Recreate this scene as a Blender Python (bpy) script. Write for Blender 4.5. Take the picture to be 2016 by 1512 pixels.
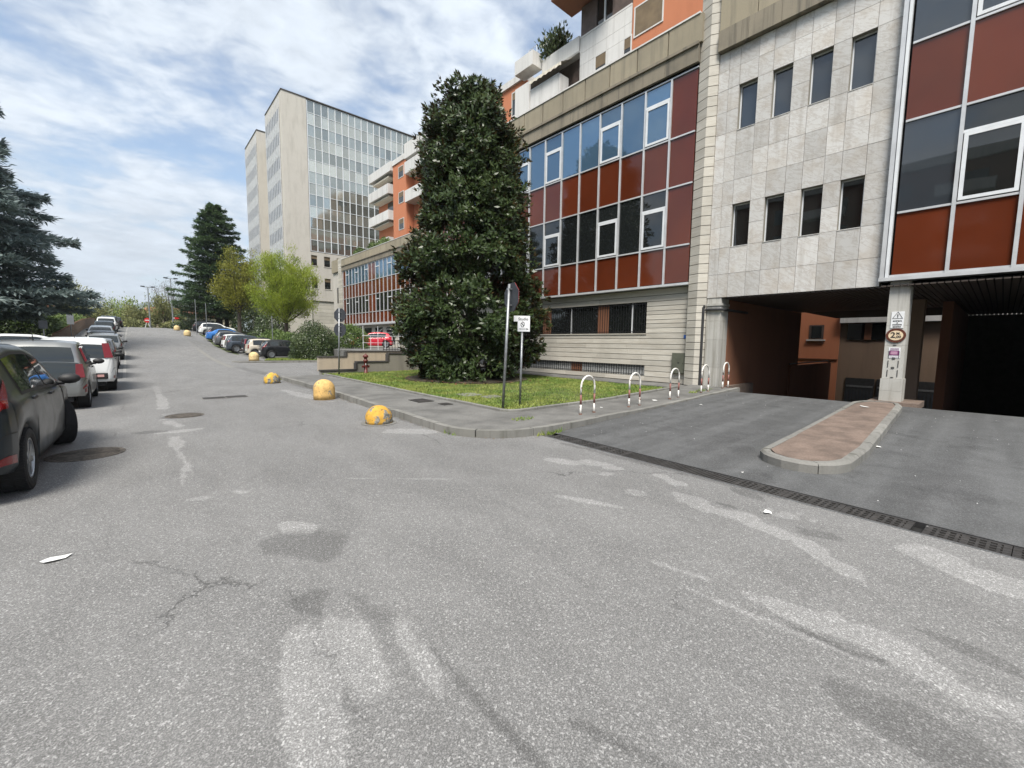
import bpy, bmesh, math, random
import numpy as np
from mathutils import Matrix, Vector
for o in list(bpy.data.objects): bpy.data.objects.remove(o)
random.seed(7); RNG = np.random.default_rng(11)
S = bpy.context.scene; COL = S.collection
R = math.radians
# ---------------------------------------------------------------- camera
YAW, PIT, ROL, FPX = R(41.32), R(-5.42), R(0.75), 845.0
fw = Vector((math.sin(YAW)*math.cos(PIT), math.cos(YAW)*math.cos(PIT), math.sin(PIT)))
r0 = Vector((math.cos(YAW), -math.sin(YAW), 0)); u0 = r0.cross(fw)
rt = r0*math.cos(ROL)+u0*math.sin(ROL); up = -r0*math.sin(ROL)+u0*math.cos(ROL)
cam = bpy.data.cameras.new('camera'); cam.sensor_width = 36; cam.lens = 36*FPX/2016
cam.clip_start = .05; cam.clip_end = 12000
co = bpy.data.objects.new('camera', cam); COL.objects.link(co)
co.matrix_world = Matrix(((rt.x, up.x, -fw.x, 0), (rt.y, up.y, -fw.y, 0), (rt.z, up.z, -fw.z, 1.55), (0, 0, 0, 1)))
S.camera = co
# ---------------------------------------------------------------- light
SUN_EL, SUN_AZ = R(56), R(228)          # azimuth clockwise from +Y: the light comes from behind and left of the camera
sd = Vector((math.sin(SUN_AZ)*math.cos(SUN_EL), math.cos(SUN_AZ)*math.cos(SUN_EL), math.sin(SUN_EL)))
sl = bpy.data.lights.new('sun', 'SUN'); sl.energy = 2.3; sl.angle = R(24); sl.color = (1, .95, .87)
so = bpy.data.objects.new('sun', sl); COL.objects.link(so); so.rotation_euler = (-sd).to_track_quat('-Z', 'Y').to_euler()
so.location = (0, 0, 60)
W = bpy.data.worlds.new('World'); S.world = W; W.use_nodes = True
def world():
    nt = W.node_tree; N = nt.nodes; L = nt.links; N.clear()
    out = N.new('ShaderNodeOutputWorld'); bg = N.new('ShaderNodeBackground'); bg.inputs['Strength'].default_value = .062
    sky = N.new('ShaderNodeTexSky'); sky.sky_type = 'NISHITA'; sky.sun_disc = False
    sky.sun_elevation = SUN_EL; sky.sun_rotation = SUN_AZ; sky.altitude = 150; sky.air_density = 1.2; sky.dust_density = .6; sky.ozone_density = 1.6
    tc = N.new('ShaderNodeTexCoord'); sx = N.new('ShaderNodeSeparateXYZ'); L.new(tc.outputs['Generated'], sx.inputs[0])
    def m(op, a, b=None, c=None, clamp=False):
        n = N.new('ShaderNodeMath'); n.operation = op; n.use_clamp = clamp
        for i, v in enumerate((a, b, c)):
            if v is None: continue
            if isinstance(v, (int, float)): n.inputs[i].default_value = v
            else: L.new(v, n.inputs[i])
        return n.outputs[0]
    zz = m('MAXIMUM', sx.outputs[2], 0.0); dn = m('ADD', zz, .16)
    px = m('DIVIDE', sx.outputs[0], dn); pyy = m('DIVIDE', sx.outputs[1], dn)
    cb = N.new('ShaderNodeCombineXYZ'); L.new(px, cb.inputs[0]); L.new(pyy, cb.inputs[1])
    def noise(scale, det, rough, sc, rot, off, dist=0.):
        mp = N.new('ShaderNodeMapping'); L.new(cb.outputs[0], mp.inputs[0]); mp.inputs['Scale'].default_value = sc
        mp.inputs['Rotation'].default_value = (0, 0, R(rot)); mp.inputs['Location'].default_value = off
        n = N.new('ShaderNodeTexNoise'); n.inputs['Scale'].default_value = scale; n.inputs['Detail'].default_value = det
        n.inputs['Roughness'].default_value = rough; n.inputs['Distortion'].default_value = dist; L.new(mp.outputs[0], n.inputs['Vector']); return n.outputs[0]
    big = noise(.75, 2, .5, (1, .8, 1), 20, (3.1, 1.7, 0))
    mid = noise(3.4, 4, .55, (.85, 1.1, 1), 35, (0, 5, 0), .35)
    fin = noise(13, 4, .6, (.95, 1.05, 1), 35, (2, 0, 0), .4)
    s = m('ADD', m('MULTIPLY', big, .95), m('ADD', m('MULTIPLY', mid, .74), m('MULTIPLY', fin, .22)))
    mr = N.new('ShaderNodeMapRange'); mr.interpolation_type = 'SMOOTHSTEP'; L.new(s, mr.inputs[0])
    mr.inputs[1].default_value = .74; mr.inputs[2].default_value = 1.03; mr.inputs[3].default_value = 0.05; mr.inputs[4].default_value = .97
    # cloud brightness varies with its own thickness
    br = N.new('ShaderNodeMapRange'); L.new(m('ADD', m('MULTIPLY', mid, .6), m('MULTIPLY', fin, .4)), br.inputs[0])
    br.inputs[1].default_value = .3; br.inputs[2].default_value = .68; br.inputs[3].default_value = .70; br.inputs[4].default_value = 1.16
    cc = N.new('ShaderNodeMix'); cc.data_type = 'RGBA'; cc.blend_type = 'MULTIPLY'; cc.inputs[0].default_value = 1
    cc.inputs[6].default_value = (4.6, 5.0, 5.5, 1); L.new(br.outputs[0], cc.inputs[7])
    mx = N.new('ShaderNodeMix'); mx.data_type = 'RGBA'; L.new(mr.outputs[0], mx.inputs[0])
    L.new(sky.outputs[0], mx.inputs[6]); L.new(cc.outputs[2], mx.inputs[7])
    L.new(mx.outputs[2], bg.inputs['Color']); L.new(bg.outputs[0], out.inputs[0])
world()
V = S.view_settings; V.view_transform = 'Standard'; V.look = 'None'; V.gamma = 1; V.exposure = 1.6; V.use_curve_mapping = False
S.render.engine = 'CYCLES'; CY = S.cycles; CY.max_bounces = 6; CY.diffuse_bounces = 3; CY.glossy_bounces = 3; CY.transmission_bounces = 3; CY.transparent_max_bounces = 4; CY.volume_bounces = 0; CY.caustics_reflective = False; CY.caustics_refractive = False; S.render.resolution_x = 1024; S.render.resolution_y = 768
# ---------------------------------------------------------------- materials
MATS = {}
class NT:
    def __init__(s, name):
        s.m = bpy.data.materials.new(name); s.m.use_nodes = True; s.t = s.m.node_tree; s.N = s.t.nodes; s.L = s.t.links; s.N.clear()
        s.out = s.N.new('ShaderNodeOutputMaterial'); s.b = s.N.new('ShaderNodeBsdfPrincipled'); s.L.new(s.b.outputs[0], s.out.inputs[0])
        s._pos = None; MATS[name] = s.m
    def pos(s, kind='world'):
        if kind == 'world':
            if s._pos is None: s._pos = s.N.new('ShaderNodeNewGeometry').outputs['Position']
            return s._pos
        return s.N.new('ShaderNodeTexCoord').outputs['Object']
    def set(s, i, v):
        if isinstance(v, (int, float)): s.b.inputs[i].default_value = v
        elif isinstance(v, tuple): s.b.inputs[i].default_value = v if len(v) == 4 else (*v, 1)
        else: s.L.new(v, s.b.inputs[i])
    def map(s, v, scale=(1, 1, 1), rot=(0, 0, 0), loc=(0, 0, 0)):
        m = s.N.new('ShaderNodeMapping'); s.L.new(v, m.inputs[0]); m.inputs['Scale'].default_value = scale
        m.inputs['Rotation'].default_value = rot; m.inputs['Location'].default_value = loc; return m.outputs[0]
    def noise(s, v, scale, det=3, rough=.5, dist=0., out=0):
        n = s.N.new('ShaderNodeTexNoise'); n.inputs['Scale'].default_value = scale; n.inputs['Detail'].default_value = det
        n.inputs['Roughness'].default_value = rough; n.inputs['Distortion'].default_value = dist; s.L.new(v, n.inputs['Vector']); return n.outputs[out]
    def voro(s, v, scale, feat='F1', out=0):
        n = s.N.new('ShaderNodeTexVoronoi'); n.feature = feat; n.inputs['Scale'].default_value = scale; s.L.new(v, n.inputs['Vector']); return n.outputs[out]
    def rng(s, v, a, b, c=0., d=1., smooth=True):
        n = s.N.new('ShaderNodeMapRange'); n.interpolation_type = 'SMOOTHSTEP' if smooth else 'LINEAR'; s.L.new(v, n.inputs[0])
        for i, x in enumerate((a, b, c, d)): n.inputs[i+1].default_value = x
        return n.outputs[0]
    def math(s, op, a, b=None, clamp=False):
        n = s.N.new('ShaderNodeMath'); n.operation = op; n.use_clamp = clamp
        for i, v in enumerate((a, b)):
            if v is None: continue
            if isinstance(v, (int, float)): n.inputs[i].default_value = v
            else: s.L.new(v, n.inputs[i])
        return n.outputs[0]
    def mix(s, f, a, b, mode='MIX'):
        n = s.N.new('ShaderNodeMix'); n.data_type = 'RGBA'; n.blend_type = mode; n.clamp_factor = True
        for i, v in ((0, f), (6, a), (7, b)):
            if isinstance(v, (int, float)): n.inputs[i].default_value = v
            elif isinstance(v, tuple): n.inputs[i].default_value = v if len(v) == 4 else (*v, 1)
            else: s.L.new(v, n.inputs[i])
        return n.outputs[2]
    def rand(s): return s.N.new('ShaderNodeObjectInfo').outputs['Random']
    def bump(s, h, strength=.3, dist=.02):
        n = s.N.new('ShaderNodeBump'); n.inputs['Strength'].default_value = strength; n.inputs['Distance'].default_value = dist
        s.L.new(h, n.inputs['Height']); s.L.new(n.outputs[0], s.b.inputs['Normal'])
def sc(c, k): return tuple(x*k for x in c)
def plain(name, col, rough=.5, metal=0., scale=6., amt=.18, fine=60., famt=.10, bump=0., rnd=0., spec=.5, kind='world'):
    t = NT(name); p = t.pos(kind)
    n = t.rng(t.noise(p, scale, 4, .6), .3, .7); c = t.mix(n, sc(col, 1-amt), sc(col, 1+amt))
    f = t.noise(p, fine, 2, .6); c = t.mix(t.rng(f, .3, .7), sc((1, 1, 1), 1-famt), sc((1, 1, 1), 1+famt)) if False else t.mix(t.math('MULTIPLY', t.rng(f, .35, .65), famt), c, sc(col, .45))
    if rnd: c = t.mix(1., c, t.mix(t.rand(), (1-rnd,)*3, (1+rnd,)*3), 'MULTIPLY')
    t.set('Base Color', c); t.set('Roughness', rough); t.set('Metallic', metal); t.set('Specular IOR Level', spec)
    if bump: t.bump(t.math('ADD', f, n), bump, .01)
    return t.m
def streaky(name, col, stain, rough=.8, amt=.5, vscale=2.2, rnd=.06, bump=.15):
    """facade material: vertical rain streaks of its own shape, blotches, fine grain"""
    t = NT(name); p = t.pos()
    st = t.noise(t.map(p, (vscale, vscale, .16)), 1.6, 4, .65); bl = t.noise(p, .8, 5, .6); fi = t.noise(p, 38, 3, .6)
    f = t.math('MULTIPLY', t.rng(st, .46, .74), amt); c = t.mix(f, col, stain)
    c = t.mix(t.math('MULTIPLY', t.rng(bl, .45, .75), amt*.6), c, sc(stain, 1.15)); c = t.mix(t.math('MULTIPLY', t.rng(fi, .45, .7), .16), c, sc(col, .5))
    if rnd: c = t.mix(1., c, t.mix(t.rand(), (1-rnd,)*3, (1+rnd,)*3), 'MULTIPLY')
    t.set('Base Color', c); t.set('Roughness', rough); t.bump(fi, bump, .01); return t.m
def make_materials():
    # --- road asphalt: aggregate, wear, cracks and the worn patches that the photo shows at their places
    t = NT('asphalt'); p = t.pos()
    v1 = t.voro(p, 210, out=1); sep = t.N.new('ShaderNodeSeparateColor'); t.L.new(v1, sep.inputs[0])
    st = t.math('POWER', sep.outputs[0], 2.2); v2 = t.voro(p, 120, out=1); s2 = t.N.new('ShaderNodeSeparateColor'); t.L.new(v2, s2.inputs[0])
    big = t.rng(t.noise(p, .35, 4, .6), .3, .7); mid = t.rng(t.noise(t.map(p, (1.6, .6, 1)), 1.1, 5, .65, .4), .3, .72)
    lum = t.math('ADD', .105, t.math('ADD', t.math('MULTIPLY', big, .022), t.math('MULTIPLY', mid, .030)))
    lum = t.math('ADD', lum, t.math('MULTIPLY', st, .13)); lum = t.math('ADD', lum, t.math('MULTIPLY', t.math('POWER', s2.outputs[1], 9), .17))
    lum = t.math('MULTIPLY', lum, t.rng(t.noise(p, 150, 2, .7), .25, .75, .72, 1.22))
    # wheel tracks (slightly lighter bands along the street) and oil-dark middle of the parking strip
    sx = t.N.new('ShaderNodeSeparateXYZ'); t.L.new(p, sx.inputs[0])
    wob = t.noise(p, 3.3, 4, .65); wob2 = t.noise(p, 3.1, 4, .65, out=1); sw = t.N.new('ShaderNodeSeparateXYZ'); t.L.new(wob2, sw.inputs[0])
    def attr(n):
        a = t.N.new('ShaderNodeAttribute'); a.attribute_name = n; return a.outputs['Fac']
    light, dark = attr('worn'), attr('stained')
    lum = t.math('MULTIPLY', lum, t.math('ADD', 1., t.math('MULTIPLY', light, .36))); lum = t.math('MULTIPLY', lum, t.math('SUBTRACT', 1., t.math('MULTIPLY', dark, .27)))
    cr = t.voro(t.mix(.12, t.map(p, (.33, .23, 1)), wob2), 1.0, 'DISTANCE_TO_EDGE'); crk = t.math('MULTIPLY', t.rng(cr, .001, .0045, 1, 0), t.rng(t.noise(p, .5, 2), .5, .6))
    lum = t.math('MULTIPLY', lum, t.math('SUBTRACT', 1., t.math('MULTIPLY', crk, .38)))
    cb = t.N.new('ShaderNodeCombineColor')
    for i, k in enumerate((1.0, .99, .97)): t.L.new(t.math('MULTIPLY', lum, k), cb.inputs[i])
    t.set('Base Color', cb.outputs[0]); t.set('Roughness', .9); t.set('Specular IOR Level', .3)
    t.bump(t.math('SUBTRACT', t.math('ADD', sep.outputs[0], t.math('MULTIPLY', mid, .5)), t.math('MULTIPLY', crk, 2.)), .55, .006)
    # --- driveway asphalt: darker, smoother
    t = NT('drive_asphalt'); p = t.pos(); v1 = t.voro(p, 120, out=1); sep = t.N.new('ShaderNodeSeparateColor'); t.L.new(v1, sep.inputs[0])
    big = t.rng(t.noise(t.map(p, (.35, 1., 1)), .8, 4, .6), .3, .7); mid = t.rng(t.noise(p, 3, 4, .6), .3, .7)
    stn = t.rng(t.noise(p, 1.3, 5, .7, .6), .52, .68); trk = t.rng(t.noise(t.map(p, (.12, 1.7, 1)), 1.6, 3, .5), .35, .7); lum = t.math('ADD', .050, t.math('ADD', t.math('MULTIPLY', trk, .030), t.math('MULTIPLY', mid, .016))); lum = t.math('MULTIPLY', lum, t.math('SUBTRACT', 1., t.math('MULTIPLY', stn, .28))); lum = t.math('ADD', lum, t.math('MULTIPLY', t.math('POWER', sep.outputs[0], 3), .06))
    cb = t.N.new('ShaderNodeCombineColor')
    for i, k in enumerate((.98, 1.0, 1.01)): t.L.new(t.math('MULTIPLY', lum, k), cb.inputs[i])
    t.set('Base Color', cb.outputs[0]); t.set('Roughness', .82); t.bump(sep.outputs[0], .4, .004)
    plain('sidewalk', (.150, .147, .138), .92, scale=1.4, amt=.3, fine=70, famt=.5, bump=.5)
    streaky('kerb', (.20, .195, .18), (.085, .085, .07), .9, .7, 3, .12, .4)
    plain('island_top', (.165, .122, .098), .9, scale=3, amt=.3, fine=45, famt=.4, bump=.3)
    plain('soil', (.075, .062, .04), .95, scale=2, amt=.3, fine=30, famt=.5, bump=.6)
    plain('lawn_ground', (.075, .095, .028), .95, scale=1.3, amt=.4, fine=30, famt=.5, bump=.6)
    t = NT('grass'); p = t.pos(); c = t.mix(t.rng(t.noise(p, 1.1, 4, .6), .35, .68), (.11, .185, .03), (.25, .28, .065)); c = t.mix(t.math('MULTIPLY', t.rng(t.noise(p, 9, 3), .5, .75), .5), c, (.24, .22, .09))
    t.set('Base Color', c); t.set('Roughness', .6); t.set('Specular IOR Level', .3)
    # --- stone
    t = NT('marble_slab'); p = t.pos(); rd = t.rand()
    off = t.N.new('ShaderNodeCombineXYZ'); t.L.new(t.math('MULTIPLY', rd, 40), off.inputs[0]); t.L.new(t.math('MULTIPLY', rd, 17), off.inputs[2])
    va = t.N.new('ShaderNodeVectorMath'); t.L.new(t.map(p, (1, 1, 1), (R(-28), 0, 0)), va.inputs[0]); t.L.new(off.outputs[0], va.inputs[1]); q = va.outputs[0]
    vn = t.noise(t.map(q, (1, 1, 3.2)), 2.4, 6, .62, .9); vein = t.rng(t.math('ABSOLUTE', t.math('SUBTRACT', vn, .5)), .0, .055, 1, 0)
    bl = t.rng(t.noise(q, 1.7, 4, .6), .42, .72); c = t.mix(bl, (.56, .55, .53), (.49, .455, .41)); c = t.mix(t.math('MULTIPLY', vein, .38), c, (.30, .25, .205))
    stn = t.noise(t.map(p, (3, 3, .22)), 1.5, 4, .6); c = t.mix(t.math('MULTIPLY', t.rng(stn, .52, .74), .42), c, (.30, .265, .225))
    c = t.mix(1., c, t.mix(rd, (.80,)*3, (1.1,)*3), 'MULTIPLY'); t.set('Base Color', c); t.set('Roughness', .55); t.bump(vn, .06, .01)
    t = NT('travertine'); p = t.pos(); rd = t.rand(); g = t.noise(t.map(p, (1.2, 1.2, 22)), 1.5, 5, .6); bl = t.noise(p, .9, 4, .6)
    c = t.mix(t.rng(g, .35, .7), (.52, .495, .44), (.43, .395, .335)); c = t.mix(t.math('MULTIPLY', t.rng(bl, .45, .72), .5), c, (.36, .34, .295)); c = t.mix(1., c, t.mix(rd, (.86,)*3, (1.1,)*3), 'MULTIPLY')
    t.set('Base Color', c); t.set('Roughness', .75); t.bump(g, .12, .01)
    streaky('concrete_band', (.235, .205, .155), (.085, .078, .064), .9, .85, 3.2, .08, .3)
    streaky('aggregate_panel', (.30, .262, .19), (.15, .135, .105), .95, .6, 2.2, .08, .6)
    streaky('tower_stone', (.50, .47, .42), (.36, .335, .295), .8, .6, .9, .05, .1)
    streaky('pillar_stone', (.44, .43, .40), (.20, .185, .15), .75, .8, 3.4, .08, .15)
    streaky('orange_plaster', (.50, .185, .092), (.36, .125, .06), .9, .3, 1.2, .03, .25)
    streaky('brown_plaster', (.20, .085, .045), (.12, .05, .03), .9, .4, 1.2, .03, .2)
    streaky('taupe_plaster', (.22, .15, .105), (.14, .10, .07), .9, .4, 1.2, .03, .2)
    streaky('white_plaster', (.62, .61, .59), (.36, .35, .33), .8, .5, 2.5, .04, .1)
    streaky('beige_render', (.43, .36, .265), (.27, .235, .185), .9, .55, 2, .03, .3)
    streaky('grey_render', (.24, .225, .19), (.15, .14, .12), .9, .6, 2, .03, .3)
    plain('dark_coping', (.055, .05, .045), .85, scale=4)
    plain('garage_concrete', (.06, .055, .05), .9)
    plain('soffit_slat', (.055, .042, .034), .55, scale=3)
    # --- panels and glass
    t = NT('red_panel'); p = t.pos(); n = t.noise(p, .7, 2); c = t.mix(t.rng(n, .3, .7), (.095, .021, .008), (.118, .026, .010)); c = t.mix(t.math('MULTIPLY', t.rng(t.noise(t.map(p, (6, 6, .4)), 1.5, 4, .7), .55, .8), .35), c, (.085, .03, .018))
    c = t.mix(1., c, t.mix(t.rand(), (.85,)*3, (1.1,)*3), 'MULTIPLY'); t.set('Base Color', c); t.set('Roughness', t.rng(t.noise(p, 2.5, 3), .3, .7, .04, .12)); t.set('IOR', 1.52); t.bump(t.noise(p, .9, 2), .035, .02)
    def glass(name, col, ior, rough=.02, metal=0., wave=.07, ws=.8):
        t = NT(name); p = t.pos(); t.set('Base Color', t.mix(t.rand(), sc(col, .75), sc(col, 1.25))); t.set('Roughness', rough); t.set('IOR', ior); t.set('Metallic', metal); t.bump(t.noise(p, ws, 2), wave, .03)
    glass('sky_glass', (.09, .17, .26), 2.2, .02, .45); glass('dark_glass', (.012, .014, .014), 1.75); glass('stone_glass', (.035, .042, .05), 1.75)
    glass('tower_window', (.40, .42, .39), 1.6, .05, .82, .13, .9); glass('tower_spandrel', (.54, .54, .48), 1.6, .09, .75, .11, .9)
    glass('tower_side_glass', (.16, .20, .25), 1.6, .08, .5, .1, .5); glass('tower_side_spandrel', (.46, .48, .48), 1.6, .25, .3, .08, .5)
    plain('aluminium', (.56, .57, .58), .35, .25, scale=3, amt=.08, famt=.05); plain('white_frame', (.66, .68, .70), .4, 0, scale=3, amt=.06, famt=.04)
    plain('black_iron', (.018, .018, .019), .5, .3); plain('dark_metal', (.05, .05, .052), .5, .4); plain('rubber_gasket', (.012, .012, .012), .6)
    plain('galvanised', (.30, .31, .32), .45, .7, scale=12, amt=.15); plain('sign_back', (.045, .05, .06), .55, .2, scale=5); plain('sign_white', (.72, .73, .74), .4, amt=.05, famt=.03)
    plain('ink_black', (.015, .015, .02), .5, amt=.05); plain('ink_purple', (.16, .035, .13), .5); plain('ink_pale', (.45, .25, .36), .5); plain('sign_brown', (.10, .030, .018), .4); plain('sign_cream', (.70, .56, .38), .45, amt=.06)
    plain('sign_red', (.55, .02, .02), .4); plain('sign_blue', (.03, .10, .35), .4)
    plain('cast_iron', (.055, .05, .047), .7, .5, scale=8, amt=.4, famt=.4, bump=.3); plain('manhole_iron', (.105, .09, .075), .8, .3, scale=7, amt=.5, fine=30, famt=.6, bump=.4); plain('grating_iron', (.075, .072, .07), .55, .5, scale=8, amt=.25, famt=.2); plain('rust', (.16, .06, .03), .9, scale=9, amt=.5)
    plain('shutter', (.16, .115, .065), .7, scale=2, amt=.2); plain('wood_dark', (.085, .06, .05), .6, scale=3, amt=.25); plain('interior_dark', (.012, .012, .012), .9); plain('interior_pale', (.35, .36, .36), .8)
    plain('hydrant_red', (.115, .022, .018), .5, scale=14, amt=.3); plain('awning_cloth', (.58, .54, .45), .9); plain('paper', (.72, .72, .70), .8, amt=.1); plain('line_paint', (.30, .295, .275), .8, scale=5, amt=.3, fine=25, famt=.9)
    plain('cabinet_green', (.105, .11, .085), .5, .1, amt=.12)
    # chipped yellow bollards (paint over concrete, moss)
    def boll(name, cover, paint=(.60, .33, .055)):
        t = NT(name); p = t.pos('obj'); n = t.noise(p, 4.2, 6, .7, .5); m = t.rng(n, cover-.03, cover+.03); c = t.mix(t.rng(t.noise(p, 9, 4), .3, .7), sc(paint, .85), sc(paint, 1.15))
        g = t.mix(t.rng(t.noise(p, 25, 3), .35, .65), (.10, .10, .09), (.27, .255, .22)); c = t.mix(m, c, g)
        c = t.mix(t.math('MULTIPLY', t.rng(t.noise(p, 15, 4, .7), .58, .68), .75), c, (.06, .055, .035)); t.set('Base Color', c); t.set('Roughness', .8); t.bump(t.math('ADD', n, m), .3, .01)
    boll('bollard_clean', .61, (.58, .37, .13)); boll('bollard_worn', .52, (.52, .29, .04)); boll('bollard_mossy', .50, (.55, .33, .04)); boll('bollard_pale', .64, (.60, .45, .22))
    # rust bleeding through red and white hoops
    for nm, colr in (('hoop_white', (.68, .66, .62)), ('hoop_red', (.24, .10, .085))):
        t = NT(nm); p = t.pos(); n = t.noise(p, 14, 5, .7); t.set('Base Color', t.mix(t.rng(n, .56, .62), colr, (.13, .055, .03))); t.set('Roughness', .6); t.bump(n, .2, .004)
    # --- foliage
    def leaf(name, a, b, rough=.5, under=None, nscale=.9, spec=.4, trans=.15):
        t = NT(name); p = t.pos(); n = t.noise(p, nscale, 3, .6); f = t.noise(p, 13, 2); c = t.mix(t.rng(t.math('ADD', t.math('MULTIPLY', n, .5), t.math('MULTIPLY', f, .5)), .36, .64), a, b)
        if under:
            g = t.N.new('ShaderNodeNewGeometry'); c = t.mix(g.outputs['Backfacing'], c, under)
        t.set('Base Color', c); t.set('Roughness', rough); t.set('Specular IOR Level', spec)
        if trans:
            d = t.N.new('ShaderNodeBsdfTranslucent'); t.L.new(c, d.inputs[0]); mx = t.N.new('ShaderNodeMixShader'); mx.inputs[0].default_value = trans
            t.L.new(t.b.outputs[0], mx.inputs[1]); t.L.new(d.outputs[0], mx.inputs[2]); t.L.new(mx.outputs[0], t.out.inputs[0])
    leaf('magnolia_leaf', (.020, .037, .012), (.052, .076, .024), .34, (.085, .060, .025), 1.2, .28, .06)
    leaf('cedar_needle', (.13, .18, .17), (.27, .32, .31), .6, None, .5, .4, .3); leaf('conifer_needle', (.034, .07, .032), (.10, .155, .06), .6, None, .5, .4, .25)
    leaf('spring_leaf', (.17, .24, .025), (.36, .42, .06), .55, None, .6, .3, .35); leaf('spring_leaf_olive', (.13, .145, .02), (.27, .26, .04), .55, None, .6, .3, .3)
    leaf('shrub_leaf', (.024, .045, .014), (.085, .115, .035), .4, None, 1.5, .5, .1); leaf('hedge_leaf', (.05, .085, .022), (.12, .17, .045), .55, None, 1.2); leaf('juniper_leaf', (.07, .12, .03), (.16, .22, .06), .55, None, 1.2)
    leaf('far_leaf', (.13, .145, .055), (.25, .25, .10), .7, None, .4); leaf('far_leaf_green', (.15, .20, .05), (.28, .34, .10), .7, None, .4); leaf('far_twig', (.10, .085, .07), (.20, .17, .14), .8, None, .4)
    plain('bark', (.075, .058, .045), .9, scale=5, amt=.35, fine=30, famt=.5, bump=.6); plain('bark_dark', (.035, .03, .026), .9, scale=5)
    plain('roof_tile', (.36, .13, .08), .9); plain('hill_far', (.07, .095, .06), 1, scale=.002, amt=.12)
    # --- vehicles
    def paint(name, col, metal=0., rough=.3):
        t = NT(name); p = t.pos('obj'); d = t.rng(t.noise(p, 2.5, 4, .6), .4, .75); t.set('Base Color', t.mix(t.math('MULTIPLY', d, .07), col, (.16, .15, .13))); t.set('Roughness', t.math('ADD', rough, t.math('MULTIPLY', d, .12))); t.set('Metallic', metal); t.set('Coat Weight', .25 if sum(col) < .1 else .5); t.set('Coat Roughness', .05); t.set('Specular IOR Level', .3 if sum(col) < .1 else .5)
    for n_, c_, m_ in (('paint_charcoal', (.014, .021, .027), .1), ('paint_silver', (.24, .245, .24), .6), ('paint_white', (.70, .71, .70), 0), ('paint_black', (.012, .013, .015), .1), ('paint_cream', (.52, .47, .38), 0), ('paint_greyblue', (.06, .075, .095), .4), ('paint_blue', (.03, .17, .50), .2), ('paint_red', (.50, .012, .03), .1), ('paint_grey', (.13, .135, .14), .5)): paint(n_, c_, m_)
    t = NT('car_glass'); t.set('Base Color', (.016, .02, .02)); t.set('Roughness', .03); t.set('IOR', 1.7)
    plain('tyre', (.016, .016, .0165), .85, amt=.2, kind='obj'); plain('rim_metal', (.34, .35, .36), .35, .8, kind='obj'); plain('black_plastic', (.018, .018, .019), .6, amt=.15, kind='obj')
    t = NT('tail_lamp'); t.set('Base Color', (.17, .004, .007)); t.set('Roughness', .15); t.set('Coat Weight', .4)
    t = NT('fog_lamp'); t.set('Base Color', (.55, .32, .30)); t.set('Roughness', .15); t = NT('head_lamp'); t.set('Base Color', (.42, .44, .46)); t.set('Roughness', .1); t.set('Coat Weight', 1.); t = NT('amber_lamp'); t.set('Base Color', (.75, .22, .02)); t.set('Roughness', .15)
LIGHT_PATCH = [(.40, 7.0, .9, .03, -88, .3, .6), (.34, 6.0, .5, .025, -95, .3, .6), (2.2, 4.4, .5, .025, -40, .3, .6), (3.3, 2.6, .35, .05, -70, .2, .7), (4.45, 3.3, .3, .12, -80, .2, .8), (4.55, 2.5, .3, .12, -95, .2, .8), (4.5, 1.2, .25, .12, -90, .2, .8), (4.0, 1.25, .25, .08, -100, .2, .8), (0.95, 3.73, 0.16, 0.085, -63, 0.158, 0.5), (0.39, 5.07, 0.13, 0.07, -27, 0.158, 0.5), (0.74, 5.03, 0.1, 0.055, -52, 0.158, 0.5), (0.45, 13.6, 1.9, 0.11, -91, 0.18, 0.5), (0.45, 9.95, 0.55, 0.1, -80, 0.18, 0.5), (0.44, 9.05, 0.33, 0.13, 5, 0.18, 0.5),
  (0.4, 8.2, 0.45, 0.09, -89, 0.18, 0.5), (0.5, 1.9, 0.55, 0.1, -100, 0.27, 0.5), (0.78, 2.15, 0.42, 0.1, -96, 0.225, 0.5), (1, 1.85, 0.3, 0.05, -100, 0.225, 0.5), (2.8, 0.62, 0.38, 0.1, -93, 0.158, 0.55), (2.62, 0.71, 0.5, 0.025, -86, 0.18, 0.5), (3.91, 2.42, 0.12, 0.1, -69, 0.135, 0.5), (4.12, 1.76, 0.42, 0.15, -102, 0.135, 0.6),
  (4.19, 3.73, 0.24, 0.1, -65, 0.135, 0.5), (4.16, 3.07, 0.18, 0.09, -58, 0.135, 0.5), (2.85, 0.12, 0.36, 0.15, -102, 0.225, 0.6), (3.8, 0.75, 0.32, 0.09, -130, 0.158, 0.5), (2.77, 1.31, 0.22, 0.03, -78, 0.18, 0.5), (4.35, 0.05, 0.36, 0.17, -115, 0.18, 0.6), (3.55, 6.7, 0.45, 0.2, -45, 0.225, 0.5), (3.55, 12.9, 1.6, 0.18, -86, 0.27, 0.5)]
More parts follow.
